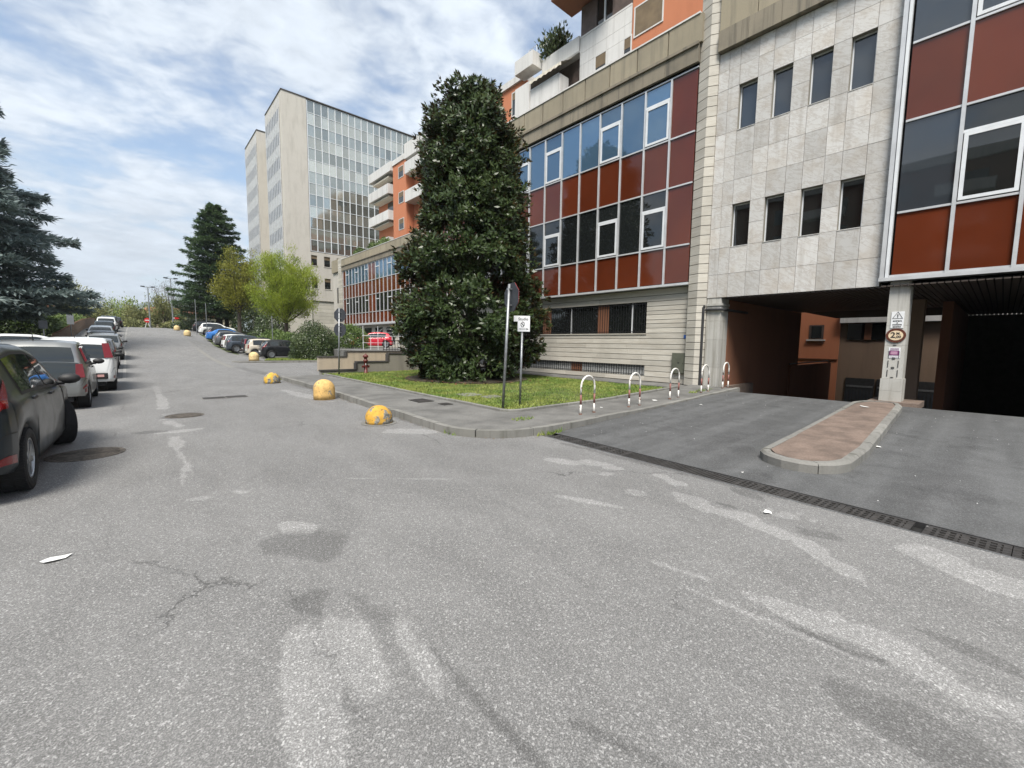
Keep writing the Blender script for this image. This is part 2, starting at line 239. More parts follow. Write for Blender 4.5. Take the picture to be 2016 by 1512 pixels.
DARK_PATCH = [(0.14, 9.25, 0.22, 0.14, -10, 0.158, 0.5), (0.68, 10.9, 0.3, 0.34, 2, 0.18, 0.5), (1.73, 13.6, 0.55, 0.26, -5, 0.158, 0.5), (1.05, 1.5, 0.62, 0.022, -91, 0.225, 0.5), (4.2, 0.92, 0.2, 0.11, -78, 0.135, 0.5), (2.7, 0.46, 0.2, 0.045, -86, 0.18, 0.5), (3.15, -0.05, 0.25, 0.06, -100, 0.18, 0.5), (4.23, 1.69, 0.12, 0.07, -84, 0.135, 0.5), (0.91, 3.4, 0.3, 0.2, -59, 0.36, 0.5),
  (4.45, 23.6, 4, 0.28, -88, 0.18, 0.5), (4.76, 1.63, 0.2, 0.08, -112, 0.18, 0.5), (2.3, 0.1, 0.3, 0.14, -85, 0.27, 0.5), (1.36, 0.8, 0.25, 0.018, -72, 0.225, 0.5), (0.85, 2.4, 0.35, 0.12, -60, 0.36, 0.5), (4.22, 12.5, 6.2, 0.13, 90.5, 0.405, 0.5), (4.02, 7.2, 1.2, 0.12, 92, 0.405, 0.5), (4.96, 1.5, 3.6, 0.07, 90, 0.405, 0.6)]
make_materials()
M = MATS
# ---------------------------------------------------------------- helpers
WM = {}
def put(o, parent=None, world=None):
    world = world or Matrix.Identity(4); COL.objects.link(o)
    if parent is not None:
        o.parent = parent; o.matrix_parent_inverse = WM[parent.name].inverted()
    o.matrix_basis = world; WM[o.name] = world.copy(); return o
def tag(o, label=None, cat=None, group=None, kind=None):
    for k, v in (('label', label), ('category', cat), ('group', group), ('kind', kind)):
        if v: o[k] = v
    return o
def thing(name, label, cat, loc=(0, 0, 0), rz=0, group=None):
    o = bpy.data.objects.new(name, None); o.empty_display_size = .2
    put(o, None, Matrix.Translation(loc) @ Matrix.Rotation(rz, 4, 'Z')); return tag(o, label, cat, group)
_box = {}
def boxmesh(mat):
    if mat not in _box:
        me = bpy.data.meshes.new('box'); v = [(x, y, z) for x in (-.5, .5) for y in (-.5, .5) for z in (-.5, .5)]
        me.from_pydata(v, [], [(0, 1, 3, 2), (4, 6, 7, 5), (0, 4, 5, 1), (2, 3, 7, 6), (0, 2, 6, 4), (1, 5, 7, 3)]); me.materials.append(M[mat]); _box[mat] = me
    return _box[mat]
def box(name, x0, x1, y0, y1, z0, z1, mat, parent=None, rot=None):
    o = bpy.data.objects.new(name, boxmesh(mat)); w = Matrix.Translation(((x0+x1)/2, (y0+y1)/2, (z0+z1)/2))
    if rot is not None: w = w @ rot
    return put(o, parent, w @ Matrix.Diagonal((abs(x1-x0), abs(y1-y0), abs(z1-z0), 1)))
class MB:
    def __init__(s): s.v = []; s.f = []
    def add(s, vs, fs):
        n = len(s.v); s.v += [tuple(a) for a in vs]; s.f += [tuple(i+n for i in f) for f in fs]; return s
    def box(s, x0, x1, y0, y1, z0, z1, m=None):
        v = [Vector((x, y, z)) for x in (x0, x1) for y in (y0, y1) for z in (z0, z1)]
        if m: v = [m @ a for a in v]
        return s.add(v, [(0, 1, 3, 2), (4, 6, 7, 5), (0, 4, 5, 1), (2, 3, 7, 6), (0, 2, 6, 4), (1, 5, 7, 3)])
    def prism(s, pts, z0, z1):
        """pts: plan polygon counter-clockwise; z0/z1 number or function"""
        n = len(pts); a = [(x, y, z0(x, y) if callable(z0) else z0) for x, y in pts]; b = [(x, y, z1(x, y) if callable(z1) else z1) for x, y in pts]
        return s.add(a+b, [tuple(range(n-1, -1, -1)), tuple(range(n, 2*n))]+[(i, (i+1) % n, n+(i+1) % n, n+i) for i in range(n)])
    def tube(s, pts, rad, seg=8, cap=True):
        pts = [Vector(p) for p in pts]; n = len(pts); rad = rad if hasattr(rad, '__len__') else [rad]*n; rings = []; ref = None
        for i, p in enumerate(pts):
            t = (pts[min(i+1, n-1)]-pts[max(i-1, 0)]).normalized()
            if ref is None: ref = Vector((1, 0, 0)) if abs(t.x) < .9 else Vector((0, 1, 0))
            a = (ref-t*ref.dot(t)).normalized(); ref = a; b = t.cross(a)
            rings.append([p+(a*math.cos(2*math.pi*k/seg)+b*math.sin(2*math.pi*k/seg))*rad[i] for k in range(seg)])
        v = [q for r in rings for q in r]; f = [(i*seg+k, i*seg+(k+1) % seg, (i+1)*seg+(k+1) % seg, (i+1)*seg+k) for i in range(n-1) for k in range(seg)]
        if cap: f += [tuple(range(seg-1, -1, -1)), tuple(range((n-1)*seg, n*seg))]
        return s.add(v, f)
    def lathe(s, prof, seg=20, m=None):
        """prof: (r,z) list; about z"""
        v = []; f = []
        for r, z in prof:
            for k in range(seg):
                a = 2*math.pi*k/seg; p = Vector((r*math.cos(a), r*math.sin(a), z)); v.append(m @ p if m else p)
        for i in range(len(prof)-1):
            for k in range(seg): f.append((i*seg+k, i*seg+(k+1) % seg, (i+1)*seg+(k+1) % seg, (i+1)*seg+k))
        f.append(tuple(range(seg-1, -1, -1))); n = len(prof)-1; f.append(tuple(range(n*seg, (n+1)*seg))); return s.add(v, f)
    def mesh(s, name, mat, smooth=False, org=(0, 0, 0)):
        me = bpy.data.meshes.new(name); o = Vector(org); me.from_pydata([tuple(Vector(a)-o) for a in s.v], [], s.f); me.materials.append(M[mat])
        if smooth: me.polygons.foreach_set('use_smooth', [True]*len(me.polygons))
        me.update(); return me
    def build(s, name, mat, parent=None, smooth=False, org=None):
        if org is None:
            a = np.array([tuple(q) for q in s.v]); org = ((a[:, 0].min()+a[:, 0].max())/2, (a[:, 1].min()+a[:, 1].max())/2, a[:, 2].min())
        return put(bpy.data.objects.new(name, s.mesh(name, mat, smooth, org)), parent, Matrix.Translation(org))
def np_obj(name, v, f, mat, parent=None, org=(0, 0, 0), smooth=False, mats=None, midx=None):
    me = bpy.data.meshes.new(name); v = np.asarray(v, float)-np.array(org); f = np.asarray(f, int); k = f.shape[1]
    me.vertices.add(len(v)); me.vertices.foreach_set('co', v.ravel()); me.loops.add(f.size); me.loops.foreach_set('vertex_index', f.ravel())
    me.polygons.add(len(f)); me.polygons.foreach_set('loop_start', np.arange(len(f))*k); me.polygons.foreach_set('loop_total', np.full(len(f), k))
    me.materials.append(M[mat]); me.update(calc_edges=True)
    if smooth: me.polygons.foreach_set('use_smooth', [True]*len(f))
    return put(bpy.data.objects.new(name, me), parent, Matrix.Translation(org))
def text(name, body, size, mat, world, parent, align='CENTER', bold=0.):
    c = bpy.data.curves.new(name, 'FONT'); c.body = body; c.size = size; c.align_x = align; c.align_y = 'CENTER'; c.extrude = .0008; c.offset = bold; c.resolution_u = 3
    t = bpy.data.objects.new(name+'_tmp', c); COL.objects.link(t); dg = bpy.context.evaluated_depsgraph_get()
    me = bpy.data.meshes.new_from_object(t.evaluated_get(dg)); bpy.data.objects.remove(t); me.materials.clear(); me.materials.append(M[mat])
    return put(bpy.data.objects.new(name, me), parent, world)
# ---------------------------------------------------------------- terrain
_ry = [-400, 26, 32, 38, 47, 58, 70, 84, 98, 112, 150, 260, 900]; _rz = [0, 0, .06, .2, .72, 1.62, 2.5, 3.1, 3.45, 3.4, 2.6, 1.0, 0]
_ly = [-400, 32, 38, 47, 56, 62, 75, 90, 105, 112, 150, 260, 900]; _lz = [0, 0, .08, .25, .8, 1.45, 2.4, 3.0, 3.4, 3.4, 2.6, 1.0, 0]
_yy = np.arange(-60, 300, .5); _k = np.exp(-.5*(np.arange(-12, 13)/5.)**2); _k /= _k.sum()
_rs = np.convolve(np.pad(np.interp(_yy, _ry, _rz), 12, 'edge'), _k, 'valid'); _ls = np.convolve(np.pad(np.interp(_yy, _ly, _lz), 12, 'edge'), _k, 'valid')
def gh(x, y):
    a = float(np.interp(y, _yy, _rs)); b = float(np.interp(y, _yy, _ls)); t = min(1, max(0, (x-4.3)/2.5)); return a+(b-a)*t
def drive_h(x): return .006+.2*min(1, max(0, (x-5.25)/7.2))**1.3 if x < 13.4 else .2-.15*(x-13.4) if x < 32 else -2.6
def ground():
    xs = [-3000, -1500, -600, -200, -80, -40, -20, -10, -6, -4.5, -2, 0, 2, 4, 5.1, 6, 8, 10, 12, 13.58, 13.6, 16, 20, 26, 34, 34.02, 50, 90, 200, 600, 1500, 3000]
    ys = [-3000, -1200, -400, -120, -40, -20, -9, -8.98, -4, 0, 3, 6.8, 6.82, 10, 14, 19] + list(range(22, 130, 4)) + [140, 170, 220, 300, 600, 1500, 4000]
    v = []; f = []
    for y in ys:
        for x in xs:
            z = gh(x, y)-.06
            if 13.6 <= x <= 34 and -8.98 <= y <= 6.8: z = -4
            v.append((x, y, z))
    n = len(xs)
    for j in range(len(ys)-1):
        for i in range(n-1): f.append((j*n+i, j*n+i+1, (j+1)*n+i+1, (j+1)*n+i))
    o = np_obj('ground', v, f, 'lawn_ground', None); tag(o, kind='structure')
ground()
def sheet(name, xs, ys, zf, mat, dz=0.):
    v = [(x, y, zf(x, y)+dz) for y in ys for x in xs]; n = len(xs); f = [(j*n+i, j*n+i+1, (j+1)*n+i+1, (j+1)*n+i) for j in range(len(ys)-1) for i in range(n-1)]
    return tag(np_obj(name, v, f, mat, None, smooth=True), kind='structure')
yr = [-40, -20, -8, 0, 5, 10, 15, 19, 22, 25] + [27+1.5*i for i in range(60)]
DSL = .05
def vnoise(x, y, s, seed):
    g = np.random.default_rng(seed).uniform(-1, 1, (64, 64)); u, v = x*s, y*s; i, j = np.floor(u).astype(int), np.floor(v).astype(int); f, h = u-i, v-j; f = f*f*(3-2*f); h = h*h*(3-2*h)
    q = lambda a, b: g[a % 64, b % 64]
    return (q(i, j)*(1-f)+q(i+1, j)*f)*(1-h)+(q(i, j+1)*(1-f)+q(i+1, j+1)*f)*h
def wear_values(X, Y, patches, seed):
    out = np.zeros_like(X); wob = .5*vnoise(X, Y, 3.1, seed)+.3*vnoise(X, Y, 7.3, seed+1)+.2*vnoise(X, Y, 17, seed+2)
    for cx, cy, rx, ry, rot, soft, wb in patches:
        a = R(rot); dx, dy = X-cx, Y-cy; u = (dx*math.cos(a)+dy*math.sin(a))/rx; w = (-dx*math.sin(a)+dy*math.cos(a))/ry; d = u*u+w*w+wob*wb*3.2; v = np.clip((1+soft-d)/(2*soft), 0, 1); out = np.maximum(out, v*v*(3-2*v))
    return out
rxs = np.concatenate([[-4.6, -3, -2.2], np.arange(-1.2, 5.0, .024), [5.02]]); rys = np.concatenate([[-40, -20, -8, -2], np.arange(-.6, 14.5, .024), np.array(yr)[np.array(yr) > 14.6]])
zr_ = np.array([[gh(x, y) for x in (0, 5.02)] for y in rys]); XX, YY = np.meshgrid(rxs, rys); XE = np.where(YY < 6, 5.04+DSL*(np.maximum(YY, -6)-.5)-.156, 5.02); XE = np.where((YY >= 6) & (YY < 10), 5.02+(5.04+DSL*5.5-.156-5.02)*(10-YY)/4, XE); XX = np.where(XX > 4, 4+(XX-4)*(XE-4)/1.02, XX)
tt = np.clip((XX-4.3)/2.5, 0, 1)/max(1e-9, (5.02-4.3)/2.5); ZZ = zr_[:, :1]+(zr_[:, 1:]-zr_[:, :1])*np.clip(tt, 0, 1)
nx_ = len(rxs); ii = np.arange(nx_-1)[None, :]+nx_*np.arange(len(rys)-1)[:, None]; RFc = np.stack([ii, ii+1, ii+1+nx_, ii+nx_], -1).reshape(-1, 4)
road = tag(np_obj('road', np.stack([XX, YY, ZZ], -1).reshape(-1, 3), RFc, 'asphalt', None, smooth=True), kind='structure')
for an, pl, sd_ in (('worn', LIGHT_PATCH, 5), ('stained', DARK_PATCH, 21)):
    at = road.data.attributes.new(an, 'FLOAT', 'POINT'); at.data.foreach_set('value', wear_values(XX, YY, pl, sd_).ravel().astype(np.float32))
lot = sheet('parking_lot', [5.02, 5.6, 6.2, 6.9, 9, 12.4], [19.6, 22, 25]+[27+1.5*i for i in range(52)], gh, 'asphalt')
def drain_x(y, off): return 5.04+DSL*(max(-6, y)-.5)+off
dxs = [0, 6, 7, 8, 9, 10, 11, 12, 13.4, 15, 18, 22, 26, 33.9]; dys = [-8.9, -6, -4, 0, 2, 4, 5.5, 6.7]
drive = tag(np_obj('driveway', [(x if x else drain_x(min(y, 5), .156), y, drive_h(x if x else 5.2)) for y in dys for x in dxs], [(j*14+i, j*14+i+1, (j+1)*14+i+1, (j+1)*14+i) for j in range(7) for i in range(13)], 'drive_asphalt', None, smooth=True), kind='structure')
# ---------------------------------------------------------------- kerbs, sidewalk, lawn
def resample(pts, step):
    P = [Vector((*p, 0)) for p in pts]; out = [P[0]]; acc = 0
    for a, b in zip(P, P[1:]):
        L = (b-a).length; d = (b-a)/L; t = step-acc
        while t <= L: out.append(a+d*t); t += step
        acc = L-(t-step)
    return out
def kerb(root, pts, wid, h, length, mat, zf, name='kerb_stone', ch=.02):
    """stones laid along a path, top edge chamfered on the outer (right) side"""
    fine = resample(pts, .1); per = max(1, int(length/.1)); i = 0
    while i < len(fine)-1:
        seg = fine[i:min(i+per, len(fine)-1)+1]; i += per
        if len(seg) < 2: break
        seg = [seg[0]+(seg[1]-seg[0])*.06]+seg[1:-1]+[seg[-1]+(seg[-2]-seg[-1])*.06]
        ids = [0, len(seg)-1] if all(abs((seg[k+1]-seg[k]).normalized().dot((seg[-1]-seg[0]).normalized())-1) < 1e-4 for k in range(len(seg)-1)) else list(range(len(seg)))
        b = MB(); rings = []; jz = random.uniform(-.006, .006)
        for k in ids:
            p = seg[k]; d = (seg[min(k+1, len(seg)-1)]-seg[max(k-1, 0)]).normalized(); n = Vector((d.y, -d.x, 0)); z = zf(p.x, p.y)
            q = p-n*wid; rings.append([Vector((p.x, p.y, z-.05)), Vector((p.x, p.y, z+h-ch+jz)), Vector((p.x, p.y, z+h+jz))-n*ch, Vector((q.x, q.y, z+h+jz)), Vector((q.x, q.y, z-.05))])
        v = [a for r in rings for a in r]; f = [(5*a+e, 5*a+(e+1) % 5, 5*(a+1)+(e+1) % 5, 5*(a+1)+e) for a in range(len(rings)-1) for e in range(5)]
        f += [(4, 3, 2, 1, 0), tuple(5*(len(rings)-1)+e for e in range(5))]; b.add(v, f); b.build(name, mat, root)
def arc(cx, cy, r, a0, a1, n): return [(cx+r*math.cos(R(a0+(a1-a0)*i/n)), cy+r*math.sin(R(a0+(a1-a0)*i/n))) for i in range(n+1)]
def sz(x, y): return .13+.15*min(1, max(0, (x-9)/5))
OUT = [(4.42, 18.9), (4.36, 13.7), (4.14, 8.4), (4.06, 6.6)]+arc(5.06, 6.25, 1.0, 180, 262, 10)+[(5.3, 5.2), (6.2, 5.22), (7.5, 5.3), (10, 5.36), (14.0, 5.4)]
INN = [(14.0, 6.75), (12.9, 6.68), (6.0, 6.62), (5.82, 6.70), (5.74, 6.85), (5.76, 9.3), (6.0, 18.9)]
sw = MB()
def strip(o_pts, i_pts, b):
    a = resample(o_pts, .25); c = resample(i_pts, .25); n = min(len(a), len(c)); A = [a[int(k*(len(a)-1)/(n-1))] for k in range(n)]; B = [c[int(k*(len(c)-1)/(n-1))] for k in range(n)]
    v = []; f = []
    for p, q in zip(A, B): v += [(p.x, p.y, sz(p.x, p.y)-.012), (q.x, q.y, sz(q.x, q.y)-.012)]
    f = [(2*k, 2*k+2, 2*k+3, 2*k+1) for k in range(n-1)]; b.add(v, f)
strip([p for p in OUT], list(reversed(INN)), sw); sidewalk = tag(sw.build('pavement', 'sidewalk', None, org=(0, 0, 0)), kind='structure')
rk = thing('roadside_kerb', 'grey kerb stones curving round the pavement corner beside the drain', 'kerb', (4.2, 6, 0))
kerb(rk, list(reversed(OUT)), .14, .13, .95, 'kerb', lambda x, y: sz(x, y)-.13)
# flush concrete strip between pavement and house wall
tag(box('wall_footpath', 12.95, 14.2, 6.70, 19.2, 0.0, .205, 'sidewalk'), kind='structure')
lawn = MB(); LP = [(12.9, 6.75), (12.9, 19.3), (6.05, 19.3), (5.82, 9.3), (5.80, 6.88), (5.88, 6.75), (6.05, 6.70)]
lawn.prism(LP, -.05, lambda x, y: .12+.06*min(1, max(0, (x-9)/5))); lawn_o = tag(lawn.build('lawn', 'lawn_ground', None), kind='structure')
ed = thing('lawn_edging', 'thin concrete edging round the corner lawn', 'edging', (5.9, 6.7, .1))
kerb(ed, [(12.9, 6.64), (6.0, 6.58), (5.80, 6.68), (5.72, 6.85), (5.74, 9.3), (5.98, 18.9)][::-1], .07, .045, 1.0, 'kerb', lambda x, y: sz(x, y), 'edging_stone', .012)
def in_poly(x, y, P):
    c = np.zeros(len(x), bool); j = len(P)-1
    for i in range(len(P)):
        xi, yi = P[i]; xj, yj = P[j]; c ^= ((yi > y) != (yj > y)) & (x < (xj-xi)*(y-yi)/(yj-yi+1e-12)+xi); j = i
    return c
def grass(name, poly, dens, hmin, hmax, zf, label, wid=.011, mask=None):
    P = np.array(poly); a, b = P.min(0), P.max(0); n = int(dens*(b-a).prod()); x = RNG.uniform(a[0], b[0], n); y = RNG.uniform(a[1], b[1], n); k = in_poly(x, y, poly)
    if mask is not None: k &= mask(x, y)
    x, y = x[k], y[k]; n = len(x); z = np.array([zf(p, q) for p, q in zip(x, y)]); th = RNG.uniform(0, 2*np.pi, n); h = RNG.uniform(hmin, hmax, n)*RNG.uniform(.6, 1, n); ln = RNG.uniform(.2, .9, n)*h; w = wid*RNG.uniform(.6, 1.4, n)
    c, s = np.cos(th), np.sin(th); la = RNG.uniform(0, 2*np.pi, n)
    v = np.stack([np.stack([x-c*w, y-s*w, z], 1), np.stack([x+c*w, y+s*w, z], 1), np.stack([x+np.cos(la)*ln, y+np.sin(la)*ln, z+h], 1)], 1).reshape(-1, 3)
    return tag(np_obj(name, v, np.arange(3*n).reshape(-1, 3), 'grass', None), label, 'grass', None, 'stuff')
grass('grass', LP, 1300, .03, .075, lambda x, y: .12+.06*min(1, max(0, (x-9)/5)), 'short green lawn under the big magnolia tree', .012, lambda x, y: (((x-9.9)**2+(y-13.8)**2) > RNG.uniform(.6, 2.6, len(x))**2))
# weeds along the kerb foot
def weeds(name, cx, cy, rx, ry, n, h, label, z=.0):
    P = [(cx+rx*math.cos(a), cy+ry*math.sin(a)) for a in np.linspace(0, 2*math.pi, 14)[:-1]]
    return grass(name, P, n/(4*rx*ry), .03, h, lambda x, y: z, label, .012)
weeds('weed_tuft', 4.0, 6.15, .09, .28, 160, .14, 'tuft of green weeds at the kerb near the front yellow bollard')
weeds('weed_tuft', 4.12, 7.0, .05, .25, 90, .11, 'small weeds at the kerb foot between the bollard and the corner')
weeds('weed_tuft', 5.35, 5.05, .35, .07, 170, .12, 'weeds growing where the kerb meets the drain')
weeds('weed_tuft', 4.36, 18.7, .18, .2, 120, .12, 'weeds at the far end of the pavement kerb')
weeds('weed_tuft', 12.6, 5.75, .9, .12, 200, .1, 'weeds on the pavement behind the last hoops', .21)
weeds('weed_tuft', 5.5, 5.9, .3, .12, 90, .06, 'low weeds on the pavement near the first hoop', .12)
# lawn stones
def slab(name, pts, z0, z1, mat, label=None, cat=None, parent=None):
    b = MB().prism(pts, z0, z1); o = b.build(name, mat, parent)
    if label: tag(o, label, cat)
    return o
slab('buried_slab', [(6.75, 8.55), (7.25, 8.6), (7.3, 9.05), (6.8, 9.0)], .1, .15, 'kerb', 'pale concrete slab sunk in the lawn nearer the stop sign', 'slab')
slab('buried_slab', [(6.5, 9.2), (7.1, 9.25), (7.1, 9.85), (6.55, 9.8)], .1, .148, 'kerb', 'pale concrete slab sunk in the lawn farther from the stop sign', 'slab')
slab('service_cover', [(5.0, 9.0), (5.42, 9.02), (5.43, 9.6), (5.02, 9.58)], .1, .132, 'cast_iron', 'larger dark service cover in the pavement', 'cover')
slab('service_cover', [(5.25, 8.3), (5.5, 8.31), (5.5, 8.6), (5.26, 8.6)], .1, .131, 'cast_iron', 'smaller dark service cover in the pavement', 'cover')
# ---------------------------------------------------------------- drain channel
dr = thing('drain_channel', 'iron drain channel with slotted gratings across the driveway mouth', 'drain', (5.04, .5, 0), -math.atan(DSL))
DW = Matrix.Translation((5.04, .5, 0)) @ Matrix.Rotation(-math.atan(DSL), 4, 'Z')
def dbox(name, x0, x1, y0, y1, z0, z1, mat): return put(bpy.data.objects.new(name, boxmesh(mat)), dr, DW @ Matrix.Translation(((x0+x1)/2, (y0+y1)/2, (z0+z1)/2)) @ Matrix.Diagonal((x1-x0, y1-y0, z1-z0, 1)))
dbox('trough', -.15, .15, -6.4, 4.42, -.058, -.045, 'interior_dark'); dbox('edge_angle', -.156, -.144, -6.4, 4.42, -.05, .007, 'galvanised'); dbox('edge_angle', .144, .156, -6.4, 4.42, -.05, .010, 'dark_metal')
def grate(bars):
    b = MB(); L = .5; k = 1.5
    if bars:
        b.box(-.142, -.125, 0, L-.006, -.03, 0); b.box(.125, .142, 0, L-.006, -.03, 0)
        for i in range(13): b.box(-.125, .125, .006+i*.0385, .024+i*.0385, -.025, 0)
    else:
        for x, w in ((-.142, .03), (-.083, .018), (-.021, .018), (.046, .018), (.112, .03)): b.box(x, x+w, 0, L-.006, -.025, 0)
        for i in range(9):
            w = .020 if i % 4 else .045
            b.box(-.112, .112, i*.0575-(.01 if i == 8 else 0), i*.0575+w-(.01 if i == 8 else 0), -.024, -.0015)
    return b.mesh('grating', 'grating_iron')
ga, gb = grate(False), grate(True)
for i in range(21):
    y = 3.9-.5*i; me = gb if .9 < y < 2.6 else ga
    y -= .07 if y < -.5 else 0
    put(bpy.data.objects.new('grating', me), dr, DW @ Matrix.Translation((0, y, .004+random.uniform(-.002, .001))) @ Matrix.Rotation(random.uniform(-.006, .006), 4, 'Y'))
# ---------------------------------------------------------------- driveway island
IS = [(6.42, 2.10), (6.22, 1.98), (6.10, 1.76), (6.08, 1.55), (6.14, 1.36), (6.32, 1.20), (6.55, 1.12), (7.5, 1.10), (12.3, 1.32), (12.75, 1.42), (12.85, 1.62), (12.7, 2.0), (12.2, 2.18)]
isl = thing('traffic_island', 'low driveway island with grey kerb and reddish top', 'island', (9, 1.7, .05))
kerb(isl, IS+[IS[0]], .11, .135, .9, 'kerb', lambda x, y: drive_h(x), 'kerb_stone', .03)
ci = Vector((9.4, 1.66)); INS = [(x+(.10 if x < 9 else -.10)*(abs(x-9.4) > 2.6), y+(.10 if y < 1.66 else -.10)) for x, y in IS]
MB().prism(INS, 0, lambda x, y: drive_h(x)+.125).build('island_top', 'island_top', isl)
# ---------------------------------------------------------------- road ironwork, paint
def manhole(x, y, r, label, mat='manhole_iron', oval=1.):
    t = thing('manhole_cover', label, 'manhole', (x, y, gh(x, y)))
    b = MB().lathe([(r*.98, -.02), (r*.98, .006), (r*.86, .006), (r*.86, .002), (.0, .002)], 28); b.v = [(p[0]+x, p[1]*oval+y, p[2]+gh(x, y)) for p in b.v]; b.build('frame', 'manhole_iron', t)
    c = MB()
    for i in range(-5, 6):
        w = math.sqrt(max(0, (r*.82)**2-(i*r*.15)**2)); c.box(x-w, x+w, y+i*r*.15-.02, y+i*r*.15+.02, gh(x, y)-.01, gh(x, y)+.008)
    c.build('cover', mat, t)
manhole(-.55, 7.95, .40, 'rusty round manhole cover beside the charcoal car')
manhole(.70, 10.85, .33, 'worn round manhole cover in the middle of the road')
t = thing('storm_grate', 'dark rectangular utility cover lying across the road', 'cover', (1.78, 13.7, 0))
box('frame', 1.25, 2.3, 13.45, 13.95, -.02, .005, 'kerb', t)
for i in range(2): box('cover_plate', 1.28+i*.51, 1.76+i*.51, 13.5, 13.9, -.02, .009, 'cast_iron', t)
def decal(name, pts, mat, label, cat, dz=.004, n=10, group=None):
    """flat strip painted along a polyline (pts with half width)"""
    b = MB(); P = resample([p[:2] for p in pts], .6); w = pts[0][2]; vs = []
    if len(P) < 2: P = [Vector((*pts[0][:2], 0)), Vector((*pts[-1][:2], 0))]
    for i, p in enumerate(P):
        d = (P[min(i+1, len(P)-1)]-P[max(i-1, 0)]).normalized(); nn = Vector((-d.y, d.x, 0))*w
        for q in (p+nn, p-nn): vs.append((q.x, q.y, gh(q.x, q.y)+dz))
    b.add(vs, [(2*i, 2*i+1, 2*i+3, 2*i+2) for i in range(len(P)-1)]); return tag(b.build(name, mat), label, cat, group, None)
decal('gutter_strip', [(4.0, 28, .13), (4.1, 36, .13), (4.25, 50, .13), (4.3, 62, .13)], 'kerb', 'pale gutter strip between the road and the parking bays', 'gutter')
decal('parking_line', [(-.35, 22, .05), (-.55, 46, .05)], 'line_paint', 'worn white edge line along the parked cars, nearer part', 'road marking')
decal('parking_line', [(-.6, 50, .06), (-.55, 96, .06)], 'line_paint', 'white edge line along the parked cars near the crest', 'road marking')
decal('parking_line', [(-2.7, 12.35, .05), (-.55, 12.35, .05)], 'line_paint', 'worn white bay line behind the silver hatchback', 'road marking')
decal('parking_line', [(4.6, 55.5, .07), (6.4, 46, .07)], 'line_paint', 'long white slanted line in the parking lot', 'road marking')
for i, y in enumerate((39.9, 45.5, 48.5)): decal('bay_line', [(4.9, y, .05), (7.6, y, .05)], 'line_paint', ('white bay line beside the black hatchback', 'white bay line behind the dark parked car', 'white bay line beside the white parked hatchback')[i], 'road marking')
decal('stop_line', [(-3.2, 99, .12), (.1, 99, .12)], 'line_paint', 'white line across the road at the left of the crest', 'road marking')
decal('stop_line', [(3.0, 98, .15), (5.2, 98, .15)], 'line_paint', 'white line across the road at the right of the crest', 'road marking')
# ================================================================ main office building
def pane(parent, x, y0, y1, z0, z1, mat, name='glass_pane', th=.02): return box(name, x, x+th, y0, y1, z0, z1, mat, parent)
def frame_rect(parent, x0, x1, y0, y1, z0, z1, w, mat, name='window_frame'):
    b = MB().box(x0, x1, y0, y0+w, z0, z1).box(x0, x1, y1-w, y1, z0, z1).box(x0, x1, y0+w, y1-w, z0, z0+w).box(x0, x1, y0+w, y1-w, z1-w, z1); return b.build(name, mat, parent)
ob = thing('office_building', 'long office building with red glass panels, blue windows and travertine ground floor', 'building', (14.2, 7.1, .2))
OY0, OY1 = 7.08, 24.0
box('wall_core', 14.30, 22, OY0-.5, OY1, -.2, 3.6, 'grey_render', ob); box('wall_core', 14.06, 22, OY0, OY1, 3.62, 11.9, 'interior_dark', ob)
# travertine courses (ground floor), broken by the two barred window bands
zc = [.22, .40, .60, .80, 1.0, 1.2, 1.40, 1.585, 1.79, 1.985, 2.165, 2.325, 2.465, 2.645, 2.785, 2.95, 3.12, 3.33, 3.56]
WB = (8.72, 20.5, 1.985, 3.12); SB = (8.75, 20.5, .40, .80)
rr = random.Random(3)
for z0, z1 in zip(zc, zc[1:]):
    cut = any(z0 >= b[2]-.01 and z1 <= b[3]+.01 for b in (WB, SB)); runs = [(OY0+.02, 8.72), (20.5, OY1)] if cut else [(OY0+.02, OY1)]
    for a, b in runs:
        y = a
        while y < b-.01:
            e = min(b, y+rr.uniform(1.3, 2.6)); e = b if b-e < .5 else e
            d = rr.uniform(-.004, .004); box('stone_course', 14.2+d, 14.298, y+.002, e-.002, z0+.009, z1-.009, 'travertine', ob); y = e
# ground floor window band
y = WB[0]; segs = [('g', .62), ('f', .06), ('g', 1.05), ('b', .55), ('g', 1.35), ('f', .06), ('g', 1.2), ('b', .5)]*3
for k, wd in segs:
    e = min(y+wd, WB[1])
    if e-y < .03: break
    if k == 'g': pane(ob, 14.28, y, e, WB[2]+.01, WB[3]-.01, 'dark_glass')
    elif k == 'f': box('window_frame', 14.262, 14.30, y, e, WB[2]+.01, WB[3]-.01, 'white_frame', ob)
    else: box('infill_panel', 14.27, 14.30, y, e, WB[2]+.01, WB[3]-.01, 'brown_plaster', ob)
    y = e
y = SB[0]
for k, wd in [('g', 3.0), ('b', .6)]*4:
    e = min(y+wd, SB[1])
    if e-y < .03: break
    box('slit_pane' if k == 'g' else 'infill_panel', 14.28, 14.30, y, e, SB[2]+.01, SB[3]-.01, 'interior_pale' if k == 'g' else 'brown_plaster', ob); y = e
def grille(y0, y1, z0, z1, x, pitch, parent, r=.008):
    b = MB().box(x-.006, x+.006, y0, y1, z0+.04, z0+.065).box(x-.006, x+.006, y0, y1, z1-.065, z1-.04); y = y0+pitch*.5
    while y < y1: b.box(x-r, x+r, y-r, y+r, z0, z1); y += pitch
    return b.build('window_grille', 'black_iron', parent)
for a, b in ((8.74, 10.4), (10.42, 12.4), (12.42, 14.4), (14.42, 16.4), (16.42, 20.48)): grille(a, b, 1.99, 3.11, 14.215, .115, ob)
